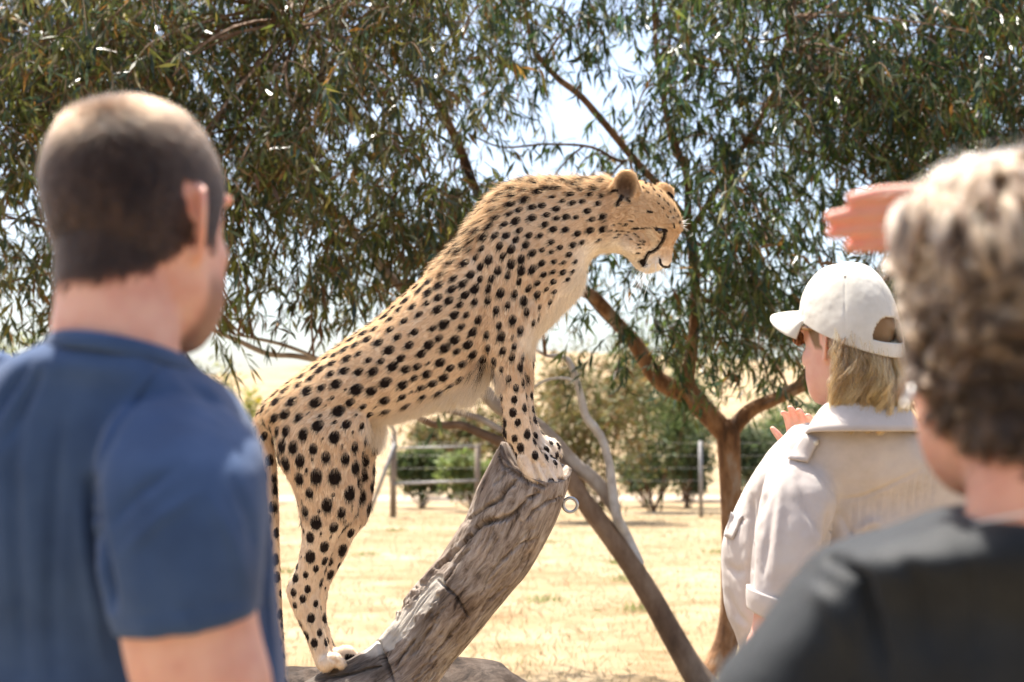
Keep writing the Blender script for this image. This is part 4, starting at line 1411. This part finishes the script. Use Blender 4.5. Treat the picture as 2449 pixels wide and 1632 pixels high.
# shirt
sp_ = [sil_loft([(160, 804, 418, 842, 1.383, .084), (72, 846, 468, 890, 1.388, .100), (-5, 900, 534, 938, 1.397, .108), (-70, 985, 588, 1010, 1.405, .120), (-105, 1100, 622, 1110, 1.41, .126), (-110, 1300, 645, 1300, 1.42, .128), (-100, 1480, 655, 1480, 1.435, .126), (-90, 1640, 674, 1640, 1.435, .126), (-90, 1900, 682, 1900, 1.435, .126), (-95, 2200, 690, 2200, 1.435, .128)], 40, 80, 2.4),
       sil_loft([(352, 925, 535, 965, 1.355, .045), (290, 985, 605, 1025, 1.315, .060), (243, 1080, 636, 1100, 1.285, .068), (228, 1200, 645, 1200, 1.270, .070), (236, 1330, 640, 1320, 1.262, .068), (256, 1430, 632, 1410, 1.260, .066), (272, 1490, 627, 1455, 1.260, .065), (281, 1515, 622, 1468, 1.260, .064)], 36, 60, 2.2),
       tube([P(-40, 960, 1.53), P(-95, 1080, 1.57), P(-110, 1300, 1.58), P(-105, 1400, 1.58)], [.06, .066, .064, .062], 20, 20)]
sm_ = remesh('t_shirt', sp_, .0045, 4, .5)
folds(sm_, .0075, (13, 13, 3.2), 4, .0006)
crease(sm_, [([(398, 868), (345, 935), (285, 1010), (240, 1100), (225, 1180)], 6, .005), ([(372, 880), (320, 950), (262, 1030), (222, 1120)], 10, -.004),
             ([(215, 1150), (222, 1220), (240, 1320), (258, 1400), (268, 1450)], 11, .022), ([(195, 1180), (200, 1300), (225, 1450), (250, 1600)], 16, -.006),
             ([(150, 980), (130, 1150), (120, 1400), (130, 1600)], 14, .006), ([(60, 960), (30, 1120), (40, 1350), (60, 1600)], 16, .006), ([(100, 880), (60, 960), (10, 1060)], 12, .008), ([(70, 870), (20, 940), (-20, 1010)], 10, .007),
             ([(560, 1150), (600, 1250), (612, 1330)], 12, .005), ([(500, 1180), (560, 1300), (590, 1400)], 14, -.004), ([(270, 1250), (330, 1180), (420, 1120)], 12, .005), ([(290, 1330), (380, 1240), (470, 1180)], 14, -.004),
             ([(285, 1482), (420, 1462), (620, 1432)], 3.5, .0022), ([(440, 905), (500, 950), (560, 1020)], 12, .004), ([(640, 1250), (642, 1400), (650, 1632)], 9, .008)])
m_blue = cloth_mat('navy_jersey', [(0.3, (0.028, 0.054, 0.118)), (0.5, (0.038, 0.071, 0.150)), (0.7, (0.050, 0.088, 0.178))], 700, sheen=.12)
obj('t_shirt', sm_, m_blue, man)
cc_ = P(291, 850, 1.383)
cpts = [cc_ + np.array([.066 * math.cos(a), .0885 * math.sin(a), -.0085 * math.cos(a) - .011 * math.sin(a) - .004]) for a in np.linspace(0, 2 * math.pi, 25)]
part('collar', tube(cpts, [(.0036, .009)] * 25, 10, 120, (0, 0, 1), caps=False), m_blue, man)
tr, sh = legs(HC[0] + .02, HC[1] + .02, -math.radians(45), .93)
tr.append(sil_loft([(-70, 2150, 670, 2150, 1.435, .115), (-75, 2400, 675, 2400, 1.435, .118), (-60, 2700, 650, 2700, 1.435, .11)], 24, 16))
obj('trousers', remesh('trousers', tr, .012, 3), m_trouser, man)
for q_ in sh:
    part('shoe', q_, m_shoe, man)

# ================= woman in the cap
WD = 2.90
HC = P(2030, 829, WD)
WY = rotz(math.radians(35))
woman = thing('person', (HC[0], HC[1], 0), 'person in a cream cap and pale stone shirt with blond hair and sunglasses', 'person')
bp_ = place(head_parts(.97), WY, HC)
bp_.append(tube([HC + WY @ np.array([0, -.022, -.02]), HC + WY @ np.array([0, -.026, -.075]), HC + WY @ np.array([0, -.028, -.13]), HC + WY @ np.array([0, -.02, -.20])], [(.050, .054), (.050, .054), (.054, .056), (.055, .055)], 22, 20))
bp_.append(sil_loft([(1940, 1050, 2130, 1050, 2.93, .05), (1880, 1130, 2240, 1130, 2.95, .09), (1770, 1250, 2310, 1250, 2.98, .125), (1760, 1480, 2310, 1480, 2.98, .125), (1790, 1700, 2320, 1700, 2.98, .125)], 26, 40))
bp_.append(sil_loft([(1880, 1170, 1975, 1180, 2.86, .04), (1835, 1280, 1950, 1300, 2.81, .044), (1812, 1400, 1915, 1430, 2.79, .045), (1802, 1480, 1890, 1500, 2.785, .040), (1790, 1540, 1865, 1565, 2.79, .038)], 22, 30))
el = P(1826, 1545, 2.79)
wr_ = el + np.array([.09, .21, -.01])
bp_.append(tube([el, (el + wr_) / 2, wr_], [.037, .034, .025], 16, 12))
bp_ += hand_parts(wr_, (.5, .7, -.05), (-.1, .1, 1), .92, .4, -1)
rs_, re_, rw_ = P(2150, 1150, 3.10), P(2080, 1330, 3.28), P(1926, 1092, 3.16)
bp_.append(tube([rs_, (rs_ + re_) / 2, re_], [.055, .05, .042], 16, 14))
bp_.append(tube([re_, (re_ + rw_) / 2, rw_], [.042, .038, .026], 16, 14))
bm_ = remesh('body', bp_, .006, 4, .5)
hp = remesh('hand', hand_parts(rw_, (-.16, -.1, .95), (.35, .8, .1), .84, .55, -1, .02), .0030, 2, .4)
vb, vh = verts(bm_), verts(hp)
pb = [tuple(p_.vertices) for p_ in bm_.polygons] + [tuple(i + len(vb) for i in p_.vertices) for p_ in hp.polygons]
bm2 = to_mesh('body', np.vstack([vb, vh]), pb)
def woman_hair(q):
    x, y, z = q[:, 0], q[:, 1], q[:, 2]
    low = np.interp(y, [-.12, -.06, -.02, .0, .03, .05, .07, .095], [-.06, -.055, -.03, -.01, -.005, .03, .06, .12])
    ear = (np.abs(x) > .0725) & (y < .012) & (y > -.045) & (np.abs(z) < .045)
    return sstep(low - .006, low + .006, z) * ~ear * (np.linalg.norm(q, axis=1) < .16)
hm, q = scalp(WY, HC, .97, woman_hair, bm2)
attr(bm2, 'hairy', hm)
m_skin2 = skin_mat('light_skin', (0.68, 0.40, 0.31), (0.60, 0.31, 0.235), (0.20, 0.12, 0.06))
obj('body', bm2, m_skin2, woman)
# hair falling from under the cap
rq = np.random.default_rng(15)
allp, allt = [], []
for gi in range(170):
    th_ = rq.uniform(-2.75, 2.75) * (1 if gi % 3 else .75) + math.pi
    cx_, cy_ = math.sin(th_), math.cos(th_)
    y0 = cy_ * .097
    if y0 > -.034:
        y0 = rq.uniform(-.07, -.036)
    x0 = math.copysign(.077 * math.sqrt(max(0.02, 1 - (y0 / .1) ** 2)), cx_)
    z0 = .02 + .05 * (y0 / .1) + rq.uniform(-.02, .03)
    root = np.array([x0, y0, z0])
    out_ = unit(np.array([x0, y0 - .01, 0]))
    ln = rq.uniform(.105, .16) + .02 * (rq.random() < .2)
    ph, am, wl = rq.uniform(0, 6.28), rq.uniform(.010, .019), rq.uniform(1.0, 1.8)
    tt = np.linspace(0, 1, 14)
    g_ = root + out_ * (.020 * np.sin(tt * 2.6) - .016 * tt ** 2 + .018 * rq.random() * tt)[:, None] + np.array([0, 0, -1]) * (ln * tt)[:, None]
    sidev = np.cross(out_, (0, 0, 1))
    g_ = g_ + sidev * (am * np.sin(tt * 6.28 * wl + ph) * tt ** .6)[:, None] + out_ * (am * .6 * np.cos(tt * 6.28 * wl + ph) * tt)[:, None]
    base_c = np.array([[0.29, 0.165, 0.06], [0.17, 0.088, 0.032], [0.40, 0.25, 0.11], [0.085, 0.042, 0.017]])[rq.choice(4, p=[.4, .3, .15, .15])]
    for k in range(46):
        off = rq.normal(0, 1, 3) * np.array([.0075, .0075, .004])
        conv = (1 - .62 * tt)[:, None]
        stv = g_ + off * conv + rq.normal(0, .0006, (14, 3)) + sidev * (rq.normal(0, .004) * tt ** 2)[:, None]
        allp.append(stv * .97 @ WY.T + HC)
        allt.append(base_c * rq.uniform(.65, 1.4))
strands('hair', np.array(allp), .00042, np.array(allt), m_hair, woman, .5)
# cap
nt, np_ = 240, 90
Vc, Fc = [], []
def cap_edge(y):
    return .022 + .048 * (y / .1)
hole = lambda th_, k: (abs(((th_ + math.pi) % (2 * math.pi)) - math.pi - 0) < .60) and False
for i in range(np_ + 1):
    f = i / np_
    for j in range(nt):
        th_ = 2 * math.pi * j / nt
        rx, ry = .090, .112
        ze = cap_edge(math.cos(th_) * .107)
        ph = f * math.pi / 2
        pr = math.cos(ph) ** .78
        zz = ze + (.170 - ze) * math.sin(ph) ** 1.05
        seam = 1 - .014 * max(0, 1 - abs(((th_ + math.pi / 6) % (math.pi / 3)) - math.pi / 6) / .03) * (i > 6)
        Vc.append((math.sin(th_) * rx * pr * seam, -.006 + math.cos(th_) * ry * pr * seam + .006 * f, zz))
Vc = np.array(Vc)
for i in range(np_):
    for j in range(nt):
        thm = 2 * math.pi * (j + .5) / nt - math.pi
        # arch opening above the strap at the back
        if 9 <= i and abs(thm) < .52 and (i - 9) < 16 * math.sqrt(max(0, 1 - (thm / .52) ** 2)):
            continue
        j2 = (j + 1) % nt
        Fc.append((i * nt + j, i * nt + j2, (i + 1) * nt + j2, (i + 1) * nt + j))
Vc = Vc + unit(Vc - np.array([0, 0, .06])) * (.0016 * fbm(Vc, 34, 3, 3))[:, None]
def shell(name, V, F, th_, m, parent):
    me = to_mesh(name, V, F)
    o = obj(name, me, m, parent)
    md = o.modifiers.new('thickness', 'SOLIDIFY')
    md.thickness = th_
    md.offset = 0
    return o
m_cap = cloth_mat('cream_twill', [(0.3, (0.50, 0.465, 0.395)), (0.5, (0.58, 0.545, 0.475)), (0.7, (0.63, 0.60, 0.535))], 1200, sheen=.1)
cap = shell('cap', Vc @ WY.T + HC, Fc, .0024, m_cap, woman)
Vv, Fv = [], []
for i in range(13):
    f = i / 12
    for j in range(33):
        a = (j / 32 - .5) * 2.15
        ex = max(0.0, 1 - (a / 1.09) ** 4) ** .5
        yb, xb = -.006 + math.cos(a) * .113, math.sin(a) * .091
        zb = cap_edge(yb) + .006
        Vv.append((xb * (1 + .03 * f), yb + f * .084 * ex, zb + f * (.012 * ex) - .028 * f * (abs(a) / 1.07) ** 2.2 - .010 * f * f))
for i in range(12):
    for j in range(32):
        Fv.append((i * 33 + j, i * 33 + j + 1, (i + 1) * 33 + j + 1, (i + 1) * 33 + j))
shell('visor', np.array(Vv) @ WY.T + HC, Fv, .0035, m_cap, cap)
part('button', ellipsoid(np.array((0, 0, .1705)) @ WY.T + HC, (.008, .008, .004)), m_cap, cap)
for th_ in (-2.1, -1.05, 1.05, 2.1, .35, -.35):
    ph = .95
    zz = cap_edge(math.cos(th_) * .107)
    pr = math.cos(ph) ** .78
    part('eyelet', ellipsoid(np.array((math.sin(th_) * .0907 * pr, -.002 + math.cos(th_) * .1125 * pr, zz + (.170 - zz) * math.sin(ph) ** 1.05)) @ WY.T + HC, (.003, .003, .003), 10, 6), m_cap, cap)
# sunglasses
m_tort = noise_mat('tortoiseshell', [(0.35, (0.03, 0.014, 0.008)), (0.5, (0.20, 0.09, 0.03)), (0.65, (0.42, 0.24, 0.10))], 90, 0.15, spec=.7)
m_lens = noise_mat('brown_lens', [(0.4, (0.02, 0.014, 0.012)), (0.6, (0.035, 0.022, 0.016))], 5, 0.05, spec=.9)
gl = part('sunglasses', tube([HC + WY @ np.array(q_) for q_ in [(-.062, .094, .036), (-.03, .108, .040), (0, .112, .040), (.03, .108, .040), (.062, .094, .036)]], [(.002, .004)] * 5, 10, 24), m_tort, woman)
for sd in (-1, 1):
    part('lens', tube([HC + WY @ np.array(q_) for q_ in [(sd * .012, .109, .026), (sd * .034, .107, .024), (sd * .066, .092, .026)]], [(.0016, .013), (.0016, .018), (.0016, .014)], 16, 12), m_tort if sd else m_lens, gl)
    part('temple', tube([HC + WY @ np.array(q_) for q_ in [(sd * .068, .094, .036), (sd * .077, .06, .038), (sd * .079, .02, .034), (sd * .078, -.012, .024)]], [(.0022, .0065), (.002, .005), (.002, .004), (.002, .003)], 10, 20), m_tort, gl)
# shirt
sp_ = [sil_loft([(1905, 1018, 2170, 1008, 2.90, .085), (1858, 1060, 2250, 1052, 2.92, .115), (1806, 1125, 2300, 1115, 2.945, .135), (1770, 1200, 2325, 1195, 2.975, .142), (1738, 1290, 2335, 1290, 2.98, .148), (1735, 1390, 2335, 1390, 2.98, .150), (1742, 1470, 2330, 1470, 2.98, .148), (1765, 1530, 2325, 1540, 2.98, .145), (1785, 1620, 2330, 1640, 2.98, .148), (1780, 1720, 2335, 1740, 2.98, .15)], 40, 70, 2.3),
       sil_loft([(1862, 1085, 1990, 1100, 2.875, .045), (1826, 1150, 2000, 1165, 2.845, .058), (1806, 1230, 1995, 1255, 2.82, .064), (1798, 1310, 1975, 1345, 2.80, .064), (1793, 1380, 1948, 1420, 2.79, .060), (1791, 1425, 1930, 1468, 2.786, .056)], 32, 40, 2.2),
       tube([rs_, rs_ * .6 + re_ * .4, re_ * .95 + rs_ * .05], [.075, .07, .062], 18, 16)]
sm_ = remesh('shirt', sp_, .006, 4, .5)
folds(sm_, .010, (11, 11, 4.5), 9, .0012)
YK = [(2005, 1195), (2060, 1190), (2120, 1165), (2225, 1113)]
cl = [(YK, 4, .005), ([(1850, 1118), (1838, 1180), (1800, 1260)], 8, .006), ([(1935, 1105), (1975, 1150), (2005, 1195)], 4, .004), ([(1800, 1190), (1795, 1260), (1793, 1420)], 7, .012), ([(1985, 1220), (1985, 1290), (1965, 1360)], 12, .016),
      ([(1870, 1130), (1862, 1250), (1850, 1400)], 9, -.006), ([(1905, 1130), (1930, 1220), (1970, 1290)], 9, .006), ([(1850, 1200), (1835, 1300), (1822, 1400)], 7, .005), ([(2010, 1230), (2040, 1280), (2100, 1270)], 8, .008), ([(2020, 1300), (2080, 1250), (2110, 1250)], 8, -.006),
      ([(1745, 1240), (1765, 1250), (1790, 1235)], 4, .004), ([(1740, 1420), (1760, 1470), (1790, 1500)], 8, .008), ([(1738, 1350), (1760, 1370), (1785, 1360)], 9, .006)]
for i in range(11):
    a = 2045 + i * 19
    b_ = np.interp(a, [q_[0] for q_ in YK], [q_[1] for q_ in YK])
    cl.append(([(a, b_ + 4), (a - 3, b_ + 40 + 9 * (i % 3)), (a - 8, b_ + 95)], 4.0, .005))
crease(sm_, cl)
m_stone = cloth_mat('stone_cotton', [(0.3, (0.43, 0.38, 0.34)), (0.5, (0.49, 0.435, 0.40)), (0.7, (0.53, 0.48, 0.44))], 1100, sheen=.1)
shirt = obj('shirt', sm_, m_stone, woman)
# rolled cuff
cf = sil_loft([(1786, 1402, 1934, 1446, 2.786, .0625), (1785, 1425, 1928, 1472, 2.785, .064), (1787, 1455, 1916, 1500, 2.785, .062)], 40, 12, 2.2)
part('cuff', cf, m_stone, shirt)
# collar: folded ring round the neck
nb = HC + WY @ np.array([0, -.028, -.150])
Vk, Fk = [], []
for i in range(7):
    f = i / 6
    for j in range(48):
        a = 2 * math.pi * j / 48
        open_ = max(0, math.cos(a)) ** 3
        rr_ = .066 + .046 * f ** .8 + .004 * math.sin(a * 3 + 1)
        Vk.append((math.sin(a) * rr_ * 1.08, math.cos(a) * rr_ + .012 * f * open_, .038 - .062 * f ** 1.25 - .05 * open_))
for i in range(6):
    for j in range(48):
        Fk.append((i * 48 + j, i * 48 + (j + 1) % 48, (i + 1) * 48 + (j + 1) % 48, (i + 1) * 48 + j))
shell('collar', np.array(Vk) @ WY.T + nb, Fk, .004, m_stone, shirt)
# shoulder tab with its button
def patch_on(me, corners, off, nu=8, nv=6):
    """small cloth patch lying on a mesh, corners in photo pixels"""
    V_, N_ = verts(me), normals(me)
    uu, vv, dd = UV(V_)
    fr = np.where((N_ @ FWD) < 0)[0]
    c4 = np.array(corners, float)
    out, fa = [], []
    for i in range(nv + 1):
        for j in range(nu + 1):
            a, b_ = j / nu, i / nv
            pu = (c4[0] * (1 - a) + c4[1] * a) * (1 - b_) + (c4[3] * (1 - a) + c4[2] * a) * b_
            k = fr[np.argsort((uu[fr] - pu[0]) ** 2 + (vv[fr] - pu[1]) ** 2)[:12]]
            out.append(P(pu[0], pu[1], dd[k].mean() - off))
    for i in range(nv):
        for j in range(nu):
            fa.append((i * (nu + 1) + j, i * (nu + 1) + j + 1, (i + 1) * (nu + 1) + j + 1, (i + 1) * (nu + 1) + j))
    return np.array(out), fa
V_, F_ = patch_on(sm_, [(1925, 1038), (1960, 1052), (1932, 1106), (1884, 1096)], .007)
tab = shell('shoulder_tab', V_, F_, .004, m_stone, shirt)
part('button', ellipsoid(V_[16] - FWD * .003, (.0055, .003, .0055), 14, 8), m_cap, tab)
V_, F_ = patch_on(sm_, [(1748, 1225), (1775, 1235), (1752, 1290), (1733, 1284)], .006)
shell('pocket_flap', V_, F_, .004, m_stone, shirt)
tr, sh = legs(HC[0] + .04, HC[1] + .06, math.radians(62), .92, .095)
tr.append(sil_loft([(1790, 1560, 2320, 1570, 2.98, .136), (1795, 1700, 2330, 1700, 2.98, .14), (1820, 1850, 2310, 1850, 2.98, .135)], 24, 16))
obj('trousers', remesh('trousers', tr, .012, 3), m_trouser, woman)
for q_ in sh:
    part('shoe', q_, m_shoe, woman)

# ================= person with curly hair
KD = 1.15
HC = P(2424, 842, KD)
KY = rotz(math.radians(8))
curly = thing('person', (HC[0], HC[1], 0), 'person with curly greying hair in a black top, one hand raised to the brow', 'person')
bp_ = place(head_parts(.98, ears=False), KY, HC)
nk = lambda *q_: HC + KY @ np.array(q_)
bp_.append(tube([nk(0, -.022, -.02), nk(0, -.026, -.075), nk(0.002, -.028, -.12), nk(.004, -.015, -.19)], [(.050, .054), (.050, .054), (.054, .056), (.056, .055)], 22, 20))
bp_.append(sil_loft([(2280, 1270, 2480, 1270, 1.15, .045), (2160, 1340, 2620, 1340, 1.16, .06), (2040, 1420, 2740, 1420, 1.17, .075), (1960, 1540, 2800, 1540, 1.18, .08), (1960, 2000, 2800, 2000, 1.18, .08)], 26, 36))
la = [P(2010, 1530, 1.17), P(1900, 1700, 1.17), P(1850, 1950, 1.17)]
bp_.append(tube(la, [.04, .042, .04], 18, 16))
lw = la[-1] + np.array([-.02, .18, -.12])
bp_.append(tube([la[-1], (la[-1] + lw) / 2, lw], [.039, .036, .025], 16, 12))
bp_ += hand_parts(lw, (-.1, .9, -.3), (-.2, .1, 1), .92, .35, -1)
ra_, rb_, rw_ = P(2800, 1420, 1.2), P(2960, 1000, 1.36), P(2420, 530, 1.36)
bp_.append(tube([ra_, (ra_ + rb_) / 2, rb_], [.05, .047, .04], 18, 16))
bp_.append(tube([rb_, (rb_ + rw_) / 2, rw_], [.039, .035, .025], 16, 16))
bm_ = remesh('body', bp_, .006, 4, .5)
hd_ = 1.31
fing = [[(2038, 476), (2110, 464), (2190, 462), (2290, 478)], [(1986, 521), (2070, 508), (2180, 502), (2290, 510)], [(1990, 557), (2080, 546), (2180, 541), (2290, 545)], [(2034, 590), (2100, 584), (2180, 580), (2290, 578)]]
hparts = []
for i, f_ in enumerate(fing):
    hparts.append(tube([P(a, b_, hd_ + .008 * i) for a, b_ in f_], [.0062, .0078, .0080, .0095], 14, 24))
hparts.append(tube([P(2250, 520, hd_ + .01), P(2330, 525, hd_ + .03), rw_], [(.036, .014), (.040, .016), (.026, .02)], 18, 18, FWD))
hparts.append(tube([P(2370, 560, hd_ + .045), P(2310, 590, hd_ + .075), P(2250, 585, hd_ + .085), P(2200, 570, hd_ + .085)], [.013, .0115, .010, .0075], 12, 18))
hp = remesh('hand', hparts, .0026, 2, .4)
vb, vh = verts(bm_), verts(hp)
pb = [tuple(p_.vertices) for p_ in bm_.polygons] + [tuple(i + len(vb) for i in p_.vertices) for p_ in hp.polygons]
bm2 = to_mesh('body', np.vstack([vb, vh]), pb)
def curly_hair(q):
    x, y, z = q[:, 0], q[:, 1], q[:, 2]
    low = np.interp(y, [-.12, -.06, -.02, .0, .03, .05, .07, .095], [-.088, -.080, -.055, -.035, -.01, .03, .06, .12])
    return sstep(low - .006, low + .006, z) * (np.linalg.norm(q, axis=1) < .16)
hm, q = scalp(KY, HC, .98, curly_hair, bm2)
attr(bm2, 'hairy', hm)
m_skin3 = skin_mat('warm_skin', (0.64, 0.35, 0.26), (0.54, 0.25, 0.18), (0.06, 0.038, 0.025))
obj('body', bm2, m_skin3, curly)
rq = np.random.default_rng(25)
X, Nn, T, w = surf_samples(bm2, 800, np.where(hm > .3, hm, 0) + 1e-9, rq)
allp, allt = [], []
tt = np.linspace(0, 1, 20)
fl = np.stack([fbm(X, 14, 1, 50 + k) for k in range(3)], 1)
for x, n_0, f_0 in zip(X, Nn, fl):
    ql = (x - HC) @ KY / .98
    hgt = float(sstep(-.05, .07, ql[2]))
    top_ = float(sstep(.06, .125, ql[2]))
    ln = rq.uniform(.055, .085) * (.62 + .55 * top_)
    tg = f_0 * 2.2 + rq.normal(0, .35, 3) + np.array([0, -.25, -.55 + .4 * top_])
    tg = unit(tg - n_0 * (tg @ n_0))
    a2 = np.cross(n_0, tg)
    ph, rad_, tw = rq.uniform(0, 6.28), rq.uniform(.004, .008), rq.uniform(.8, 1.5)
    rise = (.008 + .026 * top_) * np.sin(tt * 2.3) - .006 * tt ** 2
    g_ = x + tg * (ln * tt * .8)[:, None] + n_0 * (rise - .75 * (ln * tt * .8) ** 2 / .18)[:, None] + (a2[None] * np.sin(ph + tw * 6.28 * tt)[:, None] + n_0[None] * .7 * np.cos(ph + tw * 6.28 * tt)[:, None]) * (rad_ * tt ** .6)[:, None]
    cols_ = np.array([[0.13, 0.086, 0.052], [0.30, 0.225, 0.155], [0.045, 0.026, 0.015], [0.014, 0.008, 0.005]])
    pw = np.array([.36, .27, .27, .10]) * hgt + np.array([.06, .02, .34, .58]) * (1 - hgt)  # lower locks darker: part two-tone hair, part shade painted into the tint
    bc = cols_[rq.choice(4, p=pw / pw.sum())]
    sp0 = rq.uniform(.0020, .0036)
    for k in range(64):
        off = rq.normal(0, sp0, 3)
        allp.append(g_ + off * (1 - .3 * tt)[:, None] + rq.normal(0, .0022 if k % 24 else .010, 3) * (tt ** 2)[:, None])
        allt.append(bc * rq.uniform(.7, 1.35))
strands('hair', np.array(allp), .0003, np.array(allt), m_hair, curly, .5)
sp_ = [sil_loft([(2262, 1228, 2520, 1232, 1.135, .070), (2170, 1258, 2620, 1266, 1.14, .085), (2040, 1296, 2740, 1306, 1.15, .098), (1950, 1340, 2830, 1350, 1.165, .108), (1900, 1420, 2870, 1430, 1.185, .114), (1880, 1550, 2880, 1550, 1.185, .116), (1880, 1700, 2880, 1700, 1.185, .116), (1880, 2000, 2880, 2000, 1.185, .118), (1870, 2300, 2890, 2300, 1.185, .12)], 40, 70, 2.3),
       sil_loft([(1975, 1330, 2130, 1350, 1.17, .05), (1900, 1395, 2120, 1420, 1.165, .062), (1838, 1470, 2100, 1500, 1.165, .066), (1772, 1555, 2080, 1590, 1.165, .066), (1716, 1632, 2050, 1680, 1.165, .066), (1690, 1720, 2030, 1760, 1.165, .064)], 30, 40, 2.2),
       tube([ra_, ra_ * .55 + rb_ * .45, ra_ * .3 + rb_ * .7], [.066, .062, .06], 18, 14)]
sm_ = remesh('top', sp_, .005, 4, .5)
folds(sm_, .007, (12, 12, 5), 14, .0008)
crease(sm_, [([(1955, 1320), (2010, 1345), (2060, 1390), (2090, 1470), (2130, 1632)], 16, .014), ([(1930, 1400), (1990, 1450), (2030, 1560)], 20, -.006), ([(2140, 1320), (2200, 1400), (2230, 1560)], 22, .006), ([(2300, 1290), (2330, 1420), (2340, 1600)], 24, .005)])
m_black = cloth_mat('black_jersey', [(0.3, (0.008, 0.010, 0.012)), (0.5, (0.012, 0.0145, 0.017)), (0.7, (0.017, 0.020, 0.023))], 800, .6, sheen=.12)
obj('top', sm_, m_black, curly)
m_silver = noise_mat('silver', [(0.4, (0.6, 0.59, 0.57)), (0.6, (0.62, 0.61, 0.59))], 50, .45, metal=1.0)
ec = P(2172, 948, 1.085)
part('earring', tube([ec + .006 * np.array([.4 * math.cos(a), math.sin(a) * .9, 0]) + np.array([0, 0, .007 * math.cos(a)]) for a in np.linspace(0, 5.9, 12)], [.0012] * 12, 10, 40), m_silver, curly)
ring_ = []
for a in np.linspace(0, 2 * math.pi, 25):
    ring_.append(nk(.005 + .063 * math.sin(a), -.042 - .062 * math.cos(a), -.118 - .020 * (1 - math.cos(a)) * .5 + .008 * math.sin(a)))
part('necklace', tube(ring_, [.0011] * 25, 8, 90, caps=False), m_silver, curly)
tr, sh = legs(HC[0] + .03, HC[1] + .04, math.radians(8), .85)
tr.append(sil_loft([(1900, 2250, 2870, 2250, 1.185, .112), (1910, 2700, 2860, 2700, 1.185, .11), (2000, 3000, 2780, 3000, 1.185, .1)], 24, 16))
obj('trousers', remesh('trousers', tr, .012, 3), m_trouser, curly)
for q_ in sh:
    part('shoe', q_, m_shoe, curly)
